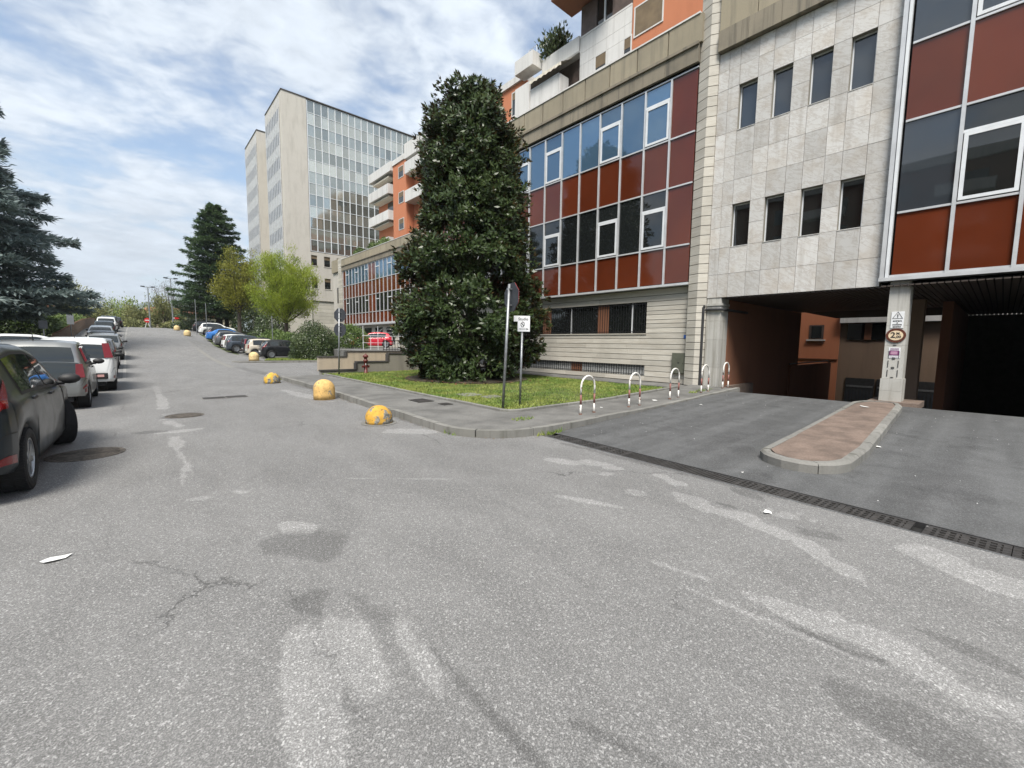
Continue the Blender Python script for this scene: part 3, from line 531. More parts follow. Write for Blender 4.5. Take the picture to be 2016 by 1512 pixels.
for a, b in ((8.76, 11.7), (11.72, 14.7), (14.72, 20.48)): grille(a, b, .405, .795, 14.215, .115, ob)
box('window_sill', 14.17, 14.199, 8.70, 20.5, 1.94, 1.98, 'travertine', ob)
# curtain wall
ZR = [3.66, 4.90, 6.86, 8.45, 10.36]; YB = [7.08, 7.98]+[8.95+.98*i for i in range(16)]
box('sill_ledge', 13.92, 14.28, OY0, OY1, 3.575, 3.652, 'aluminium', ob)
pat = 'vfvffvfvffvfvffvf'
def vent_window(parent, x, y0, y1, z0, z1, gm, top=True, split=.34):
    zs = z1-(z1-z0)*split if top else z1
    if top:
        pane(parent, x, y0, y1, zs+.03, z1, gm); box('transom_bar', x-.05, x+.01, y0, y1, zs-.03, zs+.03, 'white_frame', parent)
    f = frame_rect(parent, x-.055, x-.005, y0+.02, y1-.02, z0+.03, (zs-.035) if top else z1, .07, 'white_frame'); pane(parent, x-.03, y0+.08, y1-.08, z0+.09, (zs-.10) if top else z1-.07, gm, 'glass_pane', .015)
for i in range(len(YB)-1):
    y0, y1 = YB[i]+.025, YB[i+1]-.025
    for r in range(4):
        z0, z1 = ZR[r]+.02, ZR[r+1]-.02
        if i == 0 or r in (0, 2): box('red_panel', 13.985, 14.015, y0, y1, z0, z1, 'red_panel', ob)
        else:
            gm = 'sky_glass' if r == 3 else 'dark_glass'
            if pat[i-1] == 'v': vent_window(ob, 13.985, y0, y1, z0, z1, gm, True, .30)
            else: pane(ob, 13.985, y0, y1, z0, z1, gm, 'glass_pane')
for yb in YB[1:]: box('mullion', 13.925, 13.984, yb-.028, yb+.028, 3.652, 10.37, 'aluminium', ob)
for zb in ZR[1:-1]:
    for a, b in zip(YB, YB[1:]): box('transom', 13.945, 13.984, a+.03, b-.03, zb-.024, zb+.024, 'aluminium', ob)
box('head_trim', 13.95, 14.05, OY0, OY1, 10.37, 10.41, 'aluminium', ob)
for yy in (10.5, 12.2, 13.3): pass
# parapet: ledge band and exposed aggregate panels with open joints
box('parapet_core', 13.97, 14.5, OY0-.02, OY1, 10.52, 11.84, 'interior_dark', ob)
for i in range(15): box('lintel_band', 13.86, 13.968, 7.06+1.165*i+.004, min(OY1, 7.06+1.165*(i+1))-.004, 10.50, 11.05, 'concrete_band', ob)
box('parapet_ledge', 13.80, 13.859, OY0-.02, OY1, 11.0, 11.09, 'concrete_band', ob)
for i in range(15): box('parapet_panel', 13.86, 13.965, 6.96+1.17*i+.022, min(OY1, 6.96+1.17*(i+1))-.022, 11.06, 11.90, 'aggregate_panel', ob)
box('parapet_coping', 13.83, 14.52, OY0-.02, OY1, 11.905, 11.955, 'white_plaster', ob); box('terrace_floor', 14.52, 22, OY0, OY1, 11.5, 11.6, 'grey_render', ob)
# quoin pier: blocks with a pointed plan, two stone faces meeting in an arris
z = .22; k = 0
while z < 15.5:
    h = .30 if z > 3.5 else .24
    b = MB().prism([(14.34, 6.46), (14.34, 7.07), (13.99, 7.07), (13.86, 6.70), (13.99, 6.46)][::-1], z+.010, z+h-.010); b.build('quoin_block', 'travertine', ob); z += h
MB().prism([(14.34, 6.48), (14.34, 7.05), (14.01, 7.05), (13.89, 6.70), (14.01, 6.48)][::-1], 0, 15.5).build('pier_core', 'dark_coping', ob)
cb = thing('utility_cabinet', 'grey-green metal utility cabinet on the travertine wall beside the pier', 'cabinet', (14.1, 7.4, .58))
box('door', 14.08, 14.098, 7.12, 7.58, .60, 1.27, 'cabinet_green', cb); box('case', 14.10, 14.196, 7.10, 7.60, .58, 1.29, 'cabinet_green', cb); box('lock', 14.07, 14.079, 7.32, 7.37, .94, .97, 'black_iron', cb); box('latch', 14.072, 14.079, 7.17, 7.185, .92, .95, 'black_iron', cb)
tag(box('number_plate_sign', 14.18, 14.195, 7.10, 7.25, 1.79, 1.91, 'sign_blue'), 'small blue plaque on the travertine wall by the pier', 'plaque')
# ================================================================ stone gateway building
sb = thing('stone_building', 'pale marble clad building with eight narrow windows above the dark passage', 'building', (14.2, 4.3, .2))
SX = 14.03
ycol = [2.16, 2.63, 3.13, 3.51, 4.01, 4.42, 4.92, 5.32, 5.83, 6.15, 6.455]; zrow = [3.08, 3.80, 4.61, 5.24, 5.88, 6.60, 7.33, 8.055, 8.70, 9.345, 9.9, 10.45]
WY = [(2.63, 3.13), (3.51, 4.01), (4.42, 4.92), (5.32, 5.83)]; WZ = [(4.61, 5.88), (8.055, 9.345)]
iswin = lambda y0, y1, z0, z1: any(abs(y0-a) < .01 and abs(y1-b) < .01 for a, b in WY) and any(z0 >= a-.01 and z1 <= b+.01 for a, b in WZ)
for z0, z1 in zip(zrow, zrow[1:]):
    for y0, y1 in zip(ycol, ycol[1:]):
        d = rr.uniform(-.003, .003)
        if iswin(y0, y1, z0, z1): continue
        box('stone_slab', SX+d, SX+.035, y0+.004, y1-.004, z0+.004, z1-.004, 'marble_slab', sb)
# wall behind, with window openings left free
b = MB()
for z0, z1 in zip(zrow, zrow[1:]):
    for y0, y1 in zip(ycol, ycol[1:]):
        if not iswin(y0, y1, z0, z1): b.box(SX+.036, SX+.25, y0, y1, z0+.001, z1)
b.build('wall_core', 'grey_render', sb)
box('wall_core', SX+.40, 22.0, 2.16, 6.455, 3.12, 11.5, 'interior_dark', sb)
for a, b_ in WY:
    for i, (z0, z1) in enumerate(WZ):
        wn = frame_rect(sb, SX+.14, SX+.18, a+.004, b_-.004, z0+.004, z1-.004, .03, 'white_frame', 'window_frame'); pane(sb, SX+.165, a+.036, b_-.036, z0+.036, z1-.036, 'stone_glass' if i else 'dark_glass', 'glass_pane', .012)
        if i == 0:
            for q in range(3): box('curtain_strip', SX+.30, SX+.31, a+.08+q*.13, a+.15+q*.13, z0+.04, z1-.1, 'interior_pale', sb)
        box('window_sill', SX-.012, SX+.14, a+.006, b_-.006, z0-.018, z0-.0005, 'marble_slab', sb)
for i in range(5): box('lintel_band', 13.86, 14.4, 6.455-.86*(i+1)+.004, 6.455-.86*i-.004, 10.47, 11.05, 'concrete_band', sb)
for i in range(4): box('parapet_panel', 13.90, 14.35, 6.455-1.075*(i+1)+.012, 6.455-1.075*i-.012, 11.06, 12.1, 'aggregate_panel', sb)
box('parapet_coping', 13.86, 14.5, 2.16, 6.455, 12.11, 12.16, 'white_plaster', sb)
# gate pillar (left), with pipes
gp = thing('gate_pillar', 'pale stone pillar at the left side of the dark passage', 'pillar', (14.2, 6.25, .2))
for z0, z1 in zip([.2, .86, 1.75, 2.35, 2.82], [.86, 1.75, 2.35, 2.82, 3.075]): box('stone_block', 14.05, 14.62, 6.0, 6.44, z0+.002, z1-.002, 'pillar_stone', gp)
box('pillar_cap', 14.02, 14.64, 5.97, 6.452, 2.83, 2.90, 'pillar_stone', gp)
MB().tube([(13.97, 6.52, .25), (13.97, 6.52, 2.78), (13.98, 6.48, 2.84)], .045, 10).build('drain_pipe', 'dark_metal', gp); MB().tube([(14.0, 6.46, 2.72), (13.99, 5.98, 2.70), (14.1, 5.93, 2.70), (16, 5.93, 2.70)], .04, 10).build('cross_pipe', 'dark_metal', gp)
# ================================================================ right hand curtain-wall building
rb = thing('glass_front_building', 'red panel and glass fronted building above the garage entrance at right', 'building', (14.2, 0, 3.2))
RX = 13.94; RZ = [3.30, 4.78, 6.86, 8.58, 10.4, 12.2, 14.0]; RYB = [1.965-.985*i for i in range(6)]
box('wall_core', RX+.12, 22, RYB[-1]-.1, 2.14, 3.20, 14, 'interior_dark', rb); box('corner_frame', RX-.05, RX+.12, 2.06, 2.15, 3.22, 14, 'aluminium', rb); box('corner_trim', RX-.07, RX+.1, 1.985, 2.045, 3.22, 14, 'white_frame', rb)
box('sill_ledge', RX-.08, RX+.3, RYB[-1], 2.16, 3.18, 3.262, 'aluminium', rb)
for i in range(5):
    y1, y0 = RYB[i]-.03, RYB[i+1]+.03
    for r in range(6):
        z0, z1 = RZ[r]+.022, RZ[r+1]-.022
        if r % 2 == 0: box('red_panel', RX, RX+.03, y0, y1, z0, z1, 'red_panel', rb)
        elif i % 2 == 0: pane(rb, RX, y0, y1, z0, z1, 'stone_glass', 'glass_pane')
        else: vent_window(rb, RX+.012, y0, y1, z0, z1, 'dark_glass' if r == 1 else 'stone_glass', True, .27)
for yb in RYB[1:]: box('mullion', RX-.06, RX-.002, yb-.034, yb+.034, 3.262, 14, 'aluminium', rb)
for zb in RZ[1:-1]:
    for a, b in zip(RYB, RYB[1:]): box('transom', RX-.04, RX-.002, b+.036, a-.036, zb-.024, zb+.024, 'aluminium', rb)
box('sill_transom', RX-.04, RX-.002, RYB[-1], 1.98, 3.266, 3.318, 'aluminium', rb)
# soffit of slats running into the building
sf = thing('slatted_soffit', 'dark slatted ceiling over the passage and garage entrance', 'ceiling', (18, 0, 3.05))
for i in range(96):
    y = 5.93-.125*i
    if y < -6: break
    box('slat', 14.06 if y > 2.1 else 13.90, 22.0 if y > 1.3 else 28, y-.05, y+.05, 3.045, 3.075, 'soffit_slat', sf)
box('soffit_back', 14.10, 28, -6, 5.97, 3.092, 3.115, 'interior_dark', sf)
# ================================================================ entrance pillar and its signs
ep = thing('entrance_pillar', 'weathered pale stone pillar carrying signs between passage and garage', 'pillar', (14.1, 1.75, .2))
for z0, z1 in zip([.2, .50], [.50, .80]): box('plinth_block', 14.0, 14.50, 1.545, 1.965, z0+.002, z1-.002, 'pillar_stone', ep)
for z0, z1 in zip([.80, 1.62, 2.1], [1.62, 2.1, 3.17]): box('stone_block', 14.02, 14.48, 1.565, 1.945, z0+.002, z1-.002, 'pillar_stone', ep)
for y in (1.66, 1.85):
    for z in (.85, 1.08, 1.31): box('notice_clip', 14.008, 14.019, y-.006, y+.006, z, z+.17, 'dark_metal', ep)
for z in (.83, 1.05, 1.08, 1.28, 1.31, 1.62): box('notice_clip', 14.008, 14.019, 1.725, 1.785, z, z+.012, 'dark_metal', ep)
MB().prism([(13.75, 1.2), (14.9, 1.2), (14.9, 2.15), (13.75, 2.15)], .1, .245).build('base_slab', 'island_top', ep)
RF = Matrix(((0, 0, -1, 0), (-1, 0, 0, 0), (0, 1, 0, 0), (0, 0, 0, 1)))   # sign plane facing -X: local x -> -Y, local y -> Z, local z -> -X
def sgn(y, z, x): return Matrix.Translation((x, y, z)) @ RF
ws = thing('warning_sign', 'white rectangular sign with warning triangle and text on the pillar', 'sign', (14.0, 1.75, 2.04))
box('plate', 14.005, 14.018, 1.632, 1.868, 2.04, 2.44, 'sign_white', ws)
def ring(y, z, r, w, x, n, rot, mat, name, par):
    b = MB(); v = []
    for k in range(n):
        a = rot+2*math.pi*k/n
        for q in (r, r-w): v += [(x, y-q*math.cos(a), z+q*math.sin(a)), (x+.003, y-q*math.cos(a), z+q*math.sin(a))]
    f = []
    for k in range(n):
        a, c = 4*k, 4*((k+1) % n); f += [(a, c, c+2, a+2), (a+1, a+3, c+3, c+1), (a, a+1, c+1, c), (a+2, c+2, c+3, a+3)]
    b.add(v, f).build(name, mat, par)
ring(1.75, 2.325, .115, .018, 14.001, 3, math.pi/2, 'ink_black', 'triangle', ws)
box('mark', 14.001, 14.004, 1.741, 1.759, 2.315, 2.375, 'ink_black', ws); box('mark', 14.001, 14.004, 1.743, 1.757, 2.29, 2.303, 'ink_black', ws)
for i, (tx, zz) in enumerate((('entrare', 2.215), ('a', 2.17), ('motore', 2.125), ('spento', 2.075))): text('lettering', tx, .056, 'ink_black', sgn(1.75, zz, 14.003), ws, bold=.002)
hs = thing('height_sign', 'oval brown and cream height limit sign reading 2.00 on the pillar', 'sign', (13.99, 1.755, 1.69))
def oval(y, z, ry, rz, x0, x1, mat, name):
    b = MB(); n = 28; v = [(x, y+ry*math.cos(2*math.pi*k/n), z+rz*math.sin(2*math.pi*k/n)) for x in (x0, x1) for k in range(n)]
    b.add(v, [tuple(range(n)), tuple(range(2*n-1, n-1, -1))]+[(k, n+k, n+(k+1) % n, (k+1) % n) for k in range(n)]).build(name, mat, hs)
oval(1.752, 1.862, .187, .172, 13.992, 14.017, 'sign_brown', 'border'); oval(1.752, 1.862, .138, .118, 13.986, 13.991, 'sign_cream', 'face')
text('lettering', '2', .19, 'ink_black', sgn(1.805, 1.865, 13.984), hs, bold=.004); text('lettering', 'M.', .085, 'ink_black', sgn(1.705, 1.905, 13.984), hs, bold=.002); text('lettering', ',00', .085, 'ink_black', sgn(1.705, 1.825, 13.984), hs, bold=.003)
nt_ = thing('notice', 'white paper notice with purple block on the pillar', 'notice', (14.0, 1.745, 1.3))
box('sheet', 14.011, 14.017, 1.64, 1.86, 1.31, 1.57, 'sign_white', nt_); box('print_block', 14.007, 14.0105, 1.665, 1.84, 1.375, 1.50, 'ink_purple', nt_); box('print_block', 14.0045, 14.0068, 1.69, 1.82, 1.40, 1.475, 'ink_pale', nt_)
for z in (1.335, 1.52, 1.54): box('print_line', 14.007, 14.0105, 1.67, 1.83, z, z+.008, 'ink_purple', nt_)
# ================================================================ passage, garage and courtyard
pw = thing('passage_wall', 'brown plastered left wall of the dark passage', 'wall', (18, 6.1, -1))
box('wall', 14.64, 22.2, 5.98, 6.4, -2, 3.04, 'brown_plaster', pw); box('step', 14.64, 16.6, 5.80, 5.978, -.2, .25, 'island_top', pw)
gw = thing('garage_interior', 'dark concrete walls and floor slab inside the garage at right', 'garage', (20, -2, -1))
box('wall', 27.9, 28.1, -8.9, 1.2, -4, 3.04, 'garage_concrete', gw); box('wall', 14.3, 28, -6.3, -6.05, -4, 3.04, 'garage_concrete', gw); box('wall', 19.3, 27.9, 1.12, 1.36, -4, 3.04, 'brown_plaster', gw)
pp = thing('inner_pillar', 'dark rectangular pillar standing behind the entrance pillar', 'pillar', (18, 1.8, -.6)); box('shaft', 18.0, 18.5, 1.66, 1.96, -.8, 3.04, 'taupe_plaster', pp); box('pillar_base', 17.95, 18.55, 1.62, 2.0, -.85, -.35, 'pillar_stone', pp)
rw = thing('ramp_wall', 'brown ramp side wall with handrail inside the passage', 'wall', (20, 4.6, -1)); box('wall', 21.0, 27.5, 5.9, 6.05, -2.6, .75, 'brown_plaster', rw); MB().tube([(21.0, 5.97, .82), (27.0, 5.97, .86), (27.4, 5.97, .80), (27.55, 5.97, .6), (27.55, 5.97, -1.8)], .03, 8).build('handrail', 'dark_metal', rw)
cy = thing('courtyard_building', 'orange and taupe building with shuttered garages seen through the passage', 'building', (30, 4, -2.6))
box('wall', 30, 38, 6.14, 16, -2.6, 5, 'orange_plaster', cy); box('wall', 30.06, 38, -9, 6.138, -2.6, 5, 'taupe_plaster', cy); box('fascia_band', 29.7, 30.055, -9, 6.12, 2.92, 3.6, 'white_plaster', cy); box('string_course', 29.94, 29.998, 6.14, 16, .86, .9, 'brown_plaster', cy)
wn = box('window', 29.97, 29.999, 6.9, 7.62, 2.02, 2.84, 'wood_dark', cy); box('pane', 29.955, 29.969, 7.0, 7.5, 2.08, 2.78, 'dark_glass', cy); box('sill', 29.88, 29.999, 6.8, 7.72, 1.93, 2.0, 'white_plaster', cy)
box('window', 30.0, 30.058, 3.2, 5.8, 2.0, 2.88, 'dark_glass', cy); box('window_divider', 29.98, 29.999, 4.75, 5.05, 2.0, 2.88, 'brown_plaster', cy)
for i in range(4):
    y = 5.7-1.35*i; gd = box('garage_door', 29.99, 30.055, y-1.25, y, -2.6, -.12, 'dark_metal', cy)
    for k in range(8): box('rib', 29.975, 29.989, y-1.2+k*.15, y-1.12+k*.15, -2.6, -.75, 'sign_back', cy)
    box('vent_bar', 29.975, 29.989, y-1.2, y-.05, -.62, -.52, 'galvanised', cy)
tag(box('courtyard_slab', 26.2, 30, -9, 16, -2.9, -2.62, 'sidewalk'), kind='structure')
# ================================================================ apartments above the offices
def shut_window(par, x, y0, y1, z0, z1, shut=.6, fm='white_plaster'):
    w = frame_rect(par, x-.03, x+.004, y0-.06, y1+.06, z0-.06, z1+.06, .058, fm, 'window_frame'); box('pane', x-.012, x-.004, y0, y1, z0, z1, 'dark_glass', par)
    if shut: box('roller_shutter', x-.02, x-.013, y0, y1, z1-(z1-z0)*shut, z1, 'shutter', par)
AX = 17.0
ap = thing('apartment_building', 'orange and white apartment floors set back above the red panel offices', 'apartment building', (AX, 12, 11.6))
box('wall', AX, 21.5, -6, 11.73, 11.5, 22, 'orange_plaster', ap)                     # right, orange
box('wall', AX-.02, 21.5, 11.732, 14.63, 11.5, 16.2, 'grey_render', ap)               # white tiled part
zt = [14.2, 14.75, 15.3, 15.78, 16.2]
for z0, z1 in zip([11.6, 12.3, 13.0, 13.65, 14.3, 14.95, 15.5], [12.3, 13.0, 13.65, 14.3, 14.95, 15.5, 16.18]):
    for y0, y1 in zip([11.74, 12.1, 13.05, 13.68], [12.1, 13.05, 13.68, 14.62]):
        if abs(y0-13.05) < .01 and 14.28 < z0 < 14.9: continue
        if y0 < 12 and 14.28 < z0 < 14.9: continue
        box('wall_tile', AX-.045, AX-.021, y0+.004, y1-.004, z0+.005, z1-.005, 'white_plaster', ap)
shut_window(ap, AX-.022, 13.08, 13.65, 14.34, 14.93, .85); shut_window(ap, AX-.022, 11.76, 12.08, 14.32, 14.93, .7)
shut_window(ap, AX, 10.3, 11.58, 14.82, 15.95, 1.)
for i in range(4): box('window_frame', AX-.05, AX+.01, 11.75, 14.65, 16.19, 16.27, 'white_plaster', ap) if i == 0 else None
box('wood_screen', AX-.01, AX+.1, 11.75, 12.8, 16.28, 17.6, 'wood_dark', ap); box('wood_screen', AX-.01, AX+.1, 13.7, 14.62, 16.28, 17.6, 'wood_dark', ap); box('pane', AX+.06, AX+.1, 12.8, 13.7, 16.28, 17.5, 'dark_glass', ap); box('window_post', AX, AX+.06, 13.22, 13.28, 16.28, 17.5, 'white_frame', ap)
box('wall', AX+.2, 21.5, 11.74, 14.6, 16.2, 22, 'orange_plaster', ap); bl = box('balcony', AX-1.3, AX+.2, 12.4, 15.45, 17.75, 19.2, 'white_plaster', ap); box('balcony_soffit', AX-1.28, AX+.2, 12.42, 15.43, 17.69, 17.748, 'brown_plaster', ap)
# lower left volume with terrace
box('wall', AX+.3, 21.5, 14.64, 18.58, 11.5, 15.6, 'wood_dark', ap); box('wall', AX, 21.5, 18.6, 24, 11.5, 16.1, 'orange_plaster', ap); box('roof_fascia', AX-.12, 21.5, 18.6, 24.1, 16.102, 16.45, 'white_plaster', ap)
box('terrace_parapet', AX-.10, AX+.02, 14.66, 17.17, 15.65, 16.35, 'white_plaster', ap); box('terrace_slab', AX-.08, 21.5, 14.64, 18.6, 15.602, 15.648, 'white_plaster', ap)
box('planter_box', AX-.75, AX-.02, 17.2, 18.6, 15.95, 16.65, 'white_plaster', ap); box('side_parapet', AX-.7, AX-.58, 17.5, 18.6, 11.6, 15.25, 'white_plaster', ap); box('balcony_parapet', AX-.62, AX-.5, 15.5, 17.48, 13.4, 14.75, 'white_plaster', ap); box('balcony_rail', AX-.64, AX-.48, 15.45, 17.49, 14.752, 14.80, 'aluminium', ap); box('side_parapet', AX-.62, AX, 15.36, 15.48, 13.4, 14.74, 'white_plaster', ap)
aw = MB(); n = 26
vv = []
for k in range(n+1):
    y = 15.1+(17.3-15.1)*k/n; s = .06*abs(math.sin(k*math.pi/2*.5)); vv += [(AX, y, 15.55), (AX-.85, y, 15.08), (AX-.86, y, 14.90+s)]
aw.add(vv, [(3*k+a, 3*k+a+1, 3*k+a+4, 3*k+a+3) for k in range(n) for a in (0, 1)]); aw.build('awning', 'awning_cloth', ap)
shut_window(ap, AX, 18.95, 19.6, 14.5, 15.7, .3)
# terrace fence frame
b = MB().tube([(AX, 17.6, 16.4), (AX, 18.3, 16.9), (AX, 18.3, 17.4), (AX, 17.7, 17.4), (AX, 17.6, 16.4)], .02, 6); b.build('terrace_frame', 'white_frame', ap)
# ================================================================ far office building (set back) and its apartments
fb = thing('far_office_building', 'farther red panel office building beyond the magnolia tree', 'building', (20.5, 50, .8))
FX = 20.5; FY0, FY1 = 34.0, 56.15
box('wall_core', FX+.1, 34, FY0, FY1, 0, 11.7, 'interior_dark', fb); box('ground_wall', FX+.02, FX+.098, FY0, FY1, .3, 3.5, 'travertine', fb); box('shop_canopy', FX-.5, FX+.02, FY0, FY1-.3, 3.42, 3.60, 'aluminium', fb)
for i in range(7): box('shop_window', FX-.01, FX+.018, FY1-2.6-2.9*i, FY1-.7-2.9*i, 1.3, 3.1, 'dark_glass', fb)
FYB = [FY1-.98*i for i in range(23)]; FP = 'rwwwwwwwrrwwwwwwwwwrrww'
for i in range(22):
    y1, y0 = FYB[i]-.03, FYB[i+1]+.03
    for r in range(4):
        z0, z1 = ZR[r]+.02, ZR[r+1]-.02
        if r in (0, 2) or FP[i] == 'r': box('red_panel', FX, FX+.03, y0, y1, z0, z1, 'red_panel', fb)
        else:
            gm = 'sky_glass' if r == 3 else 'dark_glass'; pane(fb, FX, y0, y1, z0, z1, gm)
            if i % 3 == 1: box('transom_bar', FX-.05, FX-.002, y0, y1, z1-.62, z1-.54, 'white_frame', fb)
for yb in FYB: box('mullion', FX-.07, FX-.001, yb-.035, yb+.035, 3.62, 10.37, 'aluminium', fb)
for zb in ZR: box('transom', FX-.05, FX-.001, FYB[-1]+.04, FY1-.04, zb-.03, zb+.03, 'aluminium', fb)
box('lintel_band', FX-.12, FX+.09, FY0, FY1+.3, 10.42, 11.0, 'concrete_band', fb); box('parapet_ledge', FX-.2, FX-.121, FY0, FY1+.3, 10.96, 11.06, 'concrete_band', fb)
for i in range(19): box('parapet_panel', FX-.12, FX+.09, FY1+.3-1.17*(i+1)+.02, FY1+.3-1.17*i-.02, 11.01, 11.85, 'aggregate_panel', fb)
box('parapet_coping', FX-.15, FX+.12, FY0, FY1+.3, 11.852, 11.9, 'white_plaster', fb)
z = .6
while z < 12: box('quoin_block', FX-.1, FX+.6, FY1+.31, FY1+1.5, z, z+.29, 'travertine', fb); z += .31
box('link_wall', FX+.3, 30, FY1+1.52, FY1+4.5, 0, 10.6, 'tower_stone', fb); box('link_window', FX+.27, FX+.298, FY1+2.4, FY1+3.1, 6.6, 8.6, 'dark_glass', fb); box('link_parapet', FX+.1, FX+.4, FY1+1.52, FY1+4.5, 10.62, 12.2, 'aggregate_panel', fb)
BX = 23.0
fa = thing('far_apartment_building', 'far orange apartment block with white balconies above the far offices', 'apartment building', (BX, 48, 11.7))
box('wall', BX, 34, 43.9, 47.0, 11.7, 21.2, 'orange_plaster', fa); box('wall', BX+.9, 34, 47.01, 52.8, 11.7, 21.0, 'orange_plaster', fa); box('wall', BX+.9, 34, 36, 43.88, 11.7, 21.2, 'orange_plaster', fa)
box('roof_fascia', BX-.3, 34, 47.01, 53.0, 20.75, 21.75, 'white_plaster', fa); box('roof_fascia', BX-.1, 34, 36, 47.0, 21.202, 21.75, 'white_plaster', fa)
for zb in (15.55, 18.45): 
    box('balcony', BX-.35, BX+.9, 47.6, 52.9, zb, zb+1.05, 'white_plaster', fa); box('balcony_window', BX+.86, BX+.899, 48.5, 50.2, zb+.6, zb+2.5, 'dark_glass', fa); box('awning', BX-.1, BX+.9, 47.9, 52.3, zb-.28, zb-.15, 'awning_cloth', fa)
    box('balcony', BX-.35, BX+.9, 39, 43.6, zb+.9, zb+2.1, 'white_plaster', fa)
box('balcony', BX-.35, BX+.9, 47.6, 52.9, 12.4, 13.6, 'white_plaster', fa); box('awning', BX-.1, BX+.9, 47.9, 52.3, 20.3, 20.45, 'awning_cloth', fa); box('balcony', BX-.35, BX+.9, 39, 43.6, 20.9, 22.4, 'white_plaster', fa)
box('upper_block', 28, 34.5, 43.5, 50, 21.76, 25.5, 'taupe_plaster', fa); box('upper_block', 31.5, 42, 43.5, 50, 25.51, 30.5, 'taupe_plaster', fa); box('upper_block', 34.52, 42, 43.5, 52.5, 11.7, 25.5, 'taupe_plaster', fa)
for i in range(6):
    box('balcony', 25, 29.5, 52.81, 53.9, 12.6+2.9*i, 13.6+2.9*i, 'white_plaster', fa) if i < 3 else None; box('balcony', 35.5, 40, 52.51 if i < 4 else 50.01, 53.6 if i < 4 else 51.2, 13.4+2.9*i, 14.4+2.9*i, 'white_plaster', fa)
    box('window', 31, 32.3, 52.81 if i < 3 else 50.01, 52.85 if i < 3 else 50.05, 13.0+2.9*i, 14.7+2.9*i, 'dark_glass', fa) if i != 3 else None
for zb in (14.0, 16.85, 19.55): shut_window(fa, BX, 44.5, 45.6, zb, zb+1.1, .45)
# ================================================================ tower
tw = thing('office_tower', 'tall pale stone office tower with gridded mirror glass front', 'tower', (17, 68, 1.5))
TX, TY = 16.93, 68.0; TH = 35.75
box('stone_pier', TX, 20.14, TY, TY+9.4, 0, TH, 'tower_stone', tw); box('wall_core', 20.142, 44, TY+.25, TY+9.4, 0, TH-.1, 'interior_dark', tw)
# lower stone wall with windows
LW = [(20.22, 21.06), (22.05, 22.94), (23.9, 24.8), (25.7, 26.6)]; LZ = [(9.3, 10.86), (12.6, 14.08)]
xs = [20.142]+[a for w in LW for a in w]+[30.]; zs = [7.5]+[a for w in LZ for a in w]+[14.55]
b = MB()
for i in range(len(xs)-1):
    for j in range(len(zs)-1):
        if i % 2 == 1 and j % 2 == 1: continue
        b.box(xs[i], xs[i+1], TY, TY+.24, zs[j], zs[j+1])
b.build('lower_wall', 'tower_stone', tw)
for a, c in LW:
    for z0, z1 in LZ: box('pane', a, c, TY+.15, TY+.18, z0, z1, 'dark_glass', tw); box('roller_shutter', a, c, TY+.12, TY+.14, z1-.5, z1, 'shutter', tw); box('sill', a-.08, c+.08, TY-.05, TY+.12, z0-.1, z0-.002, 'tower_stone', tw)
for i in range(13): box('base_course', 20.142, 30, TY+.16, TY+.245, .4+i*.54, .4+i*.54+.52, 'travertine', tw)
box('base_soffit', 20.142, 30, TY+.02, TY+.245, 7.43, 7.498, 'concrete_band', tw)
# gridded glass front: 13 rows, alternating windows and spandrels; first 300 panes are parts
NR, NCOL, GX0, GZ0, GW = 13, 24, 20.25, 14.68, .985; GH = (TH-.12-GZ0)/NR; rest = [MB(), MB()]; cnt = 0
for c in range(NCOL):
    for r in range(NR):
        x0, z0 = GX0+c*GW, GZ0+r*GH; win = r % 2 == 0; dy = rr.uniform(0, .012)
        if cnt < 290:
            o = bpy.data.objects.new('facade_pane', boxmesh('tower_window' if win else 'tower_spandrel')); tl = Matrix.Rotation(rr.gauss(0, .005), 4, 'X') @ Matrix.Rotation(rr.gauss(0, .005), 4, 'Z')
            put(o, tw, Matrix.Translation((x0+GW/2, TY+.14, z0+GH/2)) @ tl @ Matrix.Diagonal((GW-.06, .02, GH-.06, 1))); cnt += 1
        else: rest[0 if win else 1].box(x0+.03, x0+GW-.03, TY+.13, TY+.15, z0+.03, z0+GH-.03)
for i, q in enumerate(rest):
    if q.v: tag(q.build('facade_panes', ('tower_window', 'tower_spandrel')[i], tw), kind='stuff')
for c in range(NCOL+1): box('mullion', GX0+c*GW-.05, GX0+c*GW+.05, TY+.04, TY+.125, GZ0, TH-.1, 'white_frame', tw)
for r in range(NR+1): box('transom', GX0, GX0+NCOL*GW, TY+.07, TY+.126, GZ0+r*GH-.03, GZ0+r*GH+.03, 'white_frame', tw)
box('roof_coping', TX-.06, 44, TY-.06, TY+9.4, TH, TH+.16, 'dark_coping', tw)
def side_glass(par, x, y0, y1, z0, z1):
    rows = int((z1-z0)/1.615); fins = MB(); gw_ = [MB(), MB()]; y = y0
    while y < y1-.05: fins.box(x-.16, x-.0, y, y+.06, z0, z1); y += .95
    for r in range(rows): gw_[r % 2].box(x-.035, x-.002, y0, y1, z0+r*1.615+.04, z0+(r+1)*1.615-.04)
    tag(fins.build('side_fins', 'aluminium', par), kind='stuff')
    for i, q in enumerate(gw_): tag(q.build('side_glazing', ('tower_side_glass', 'tower_side_spandrel')[i], par), kind='stuff')
side_glass(tw, TX, TY+1.2, TY+9.2, 6.5, TH-.5)
t2 = thing('second_tower', 'second pale tower block half hidden behind the first tower', 'tower', (17, 84, 2))
box('stone_pier', TX, 30, 83.5, 93, 0, TH, 'tower_stone', t2); side_glass(t2, TX, 83.9, 92.6, 6.5, TH-.5); box('roof_coping', TX-.06, 30, 83.44, 93.1, TH, TH+.16, 'dark_coping', t2); box('recess_wall', 19.5, 30, 77.41, 83.49, 0, TH-1, 'tower_stone', t2)
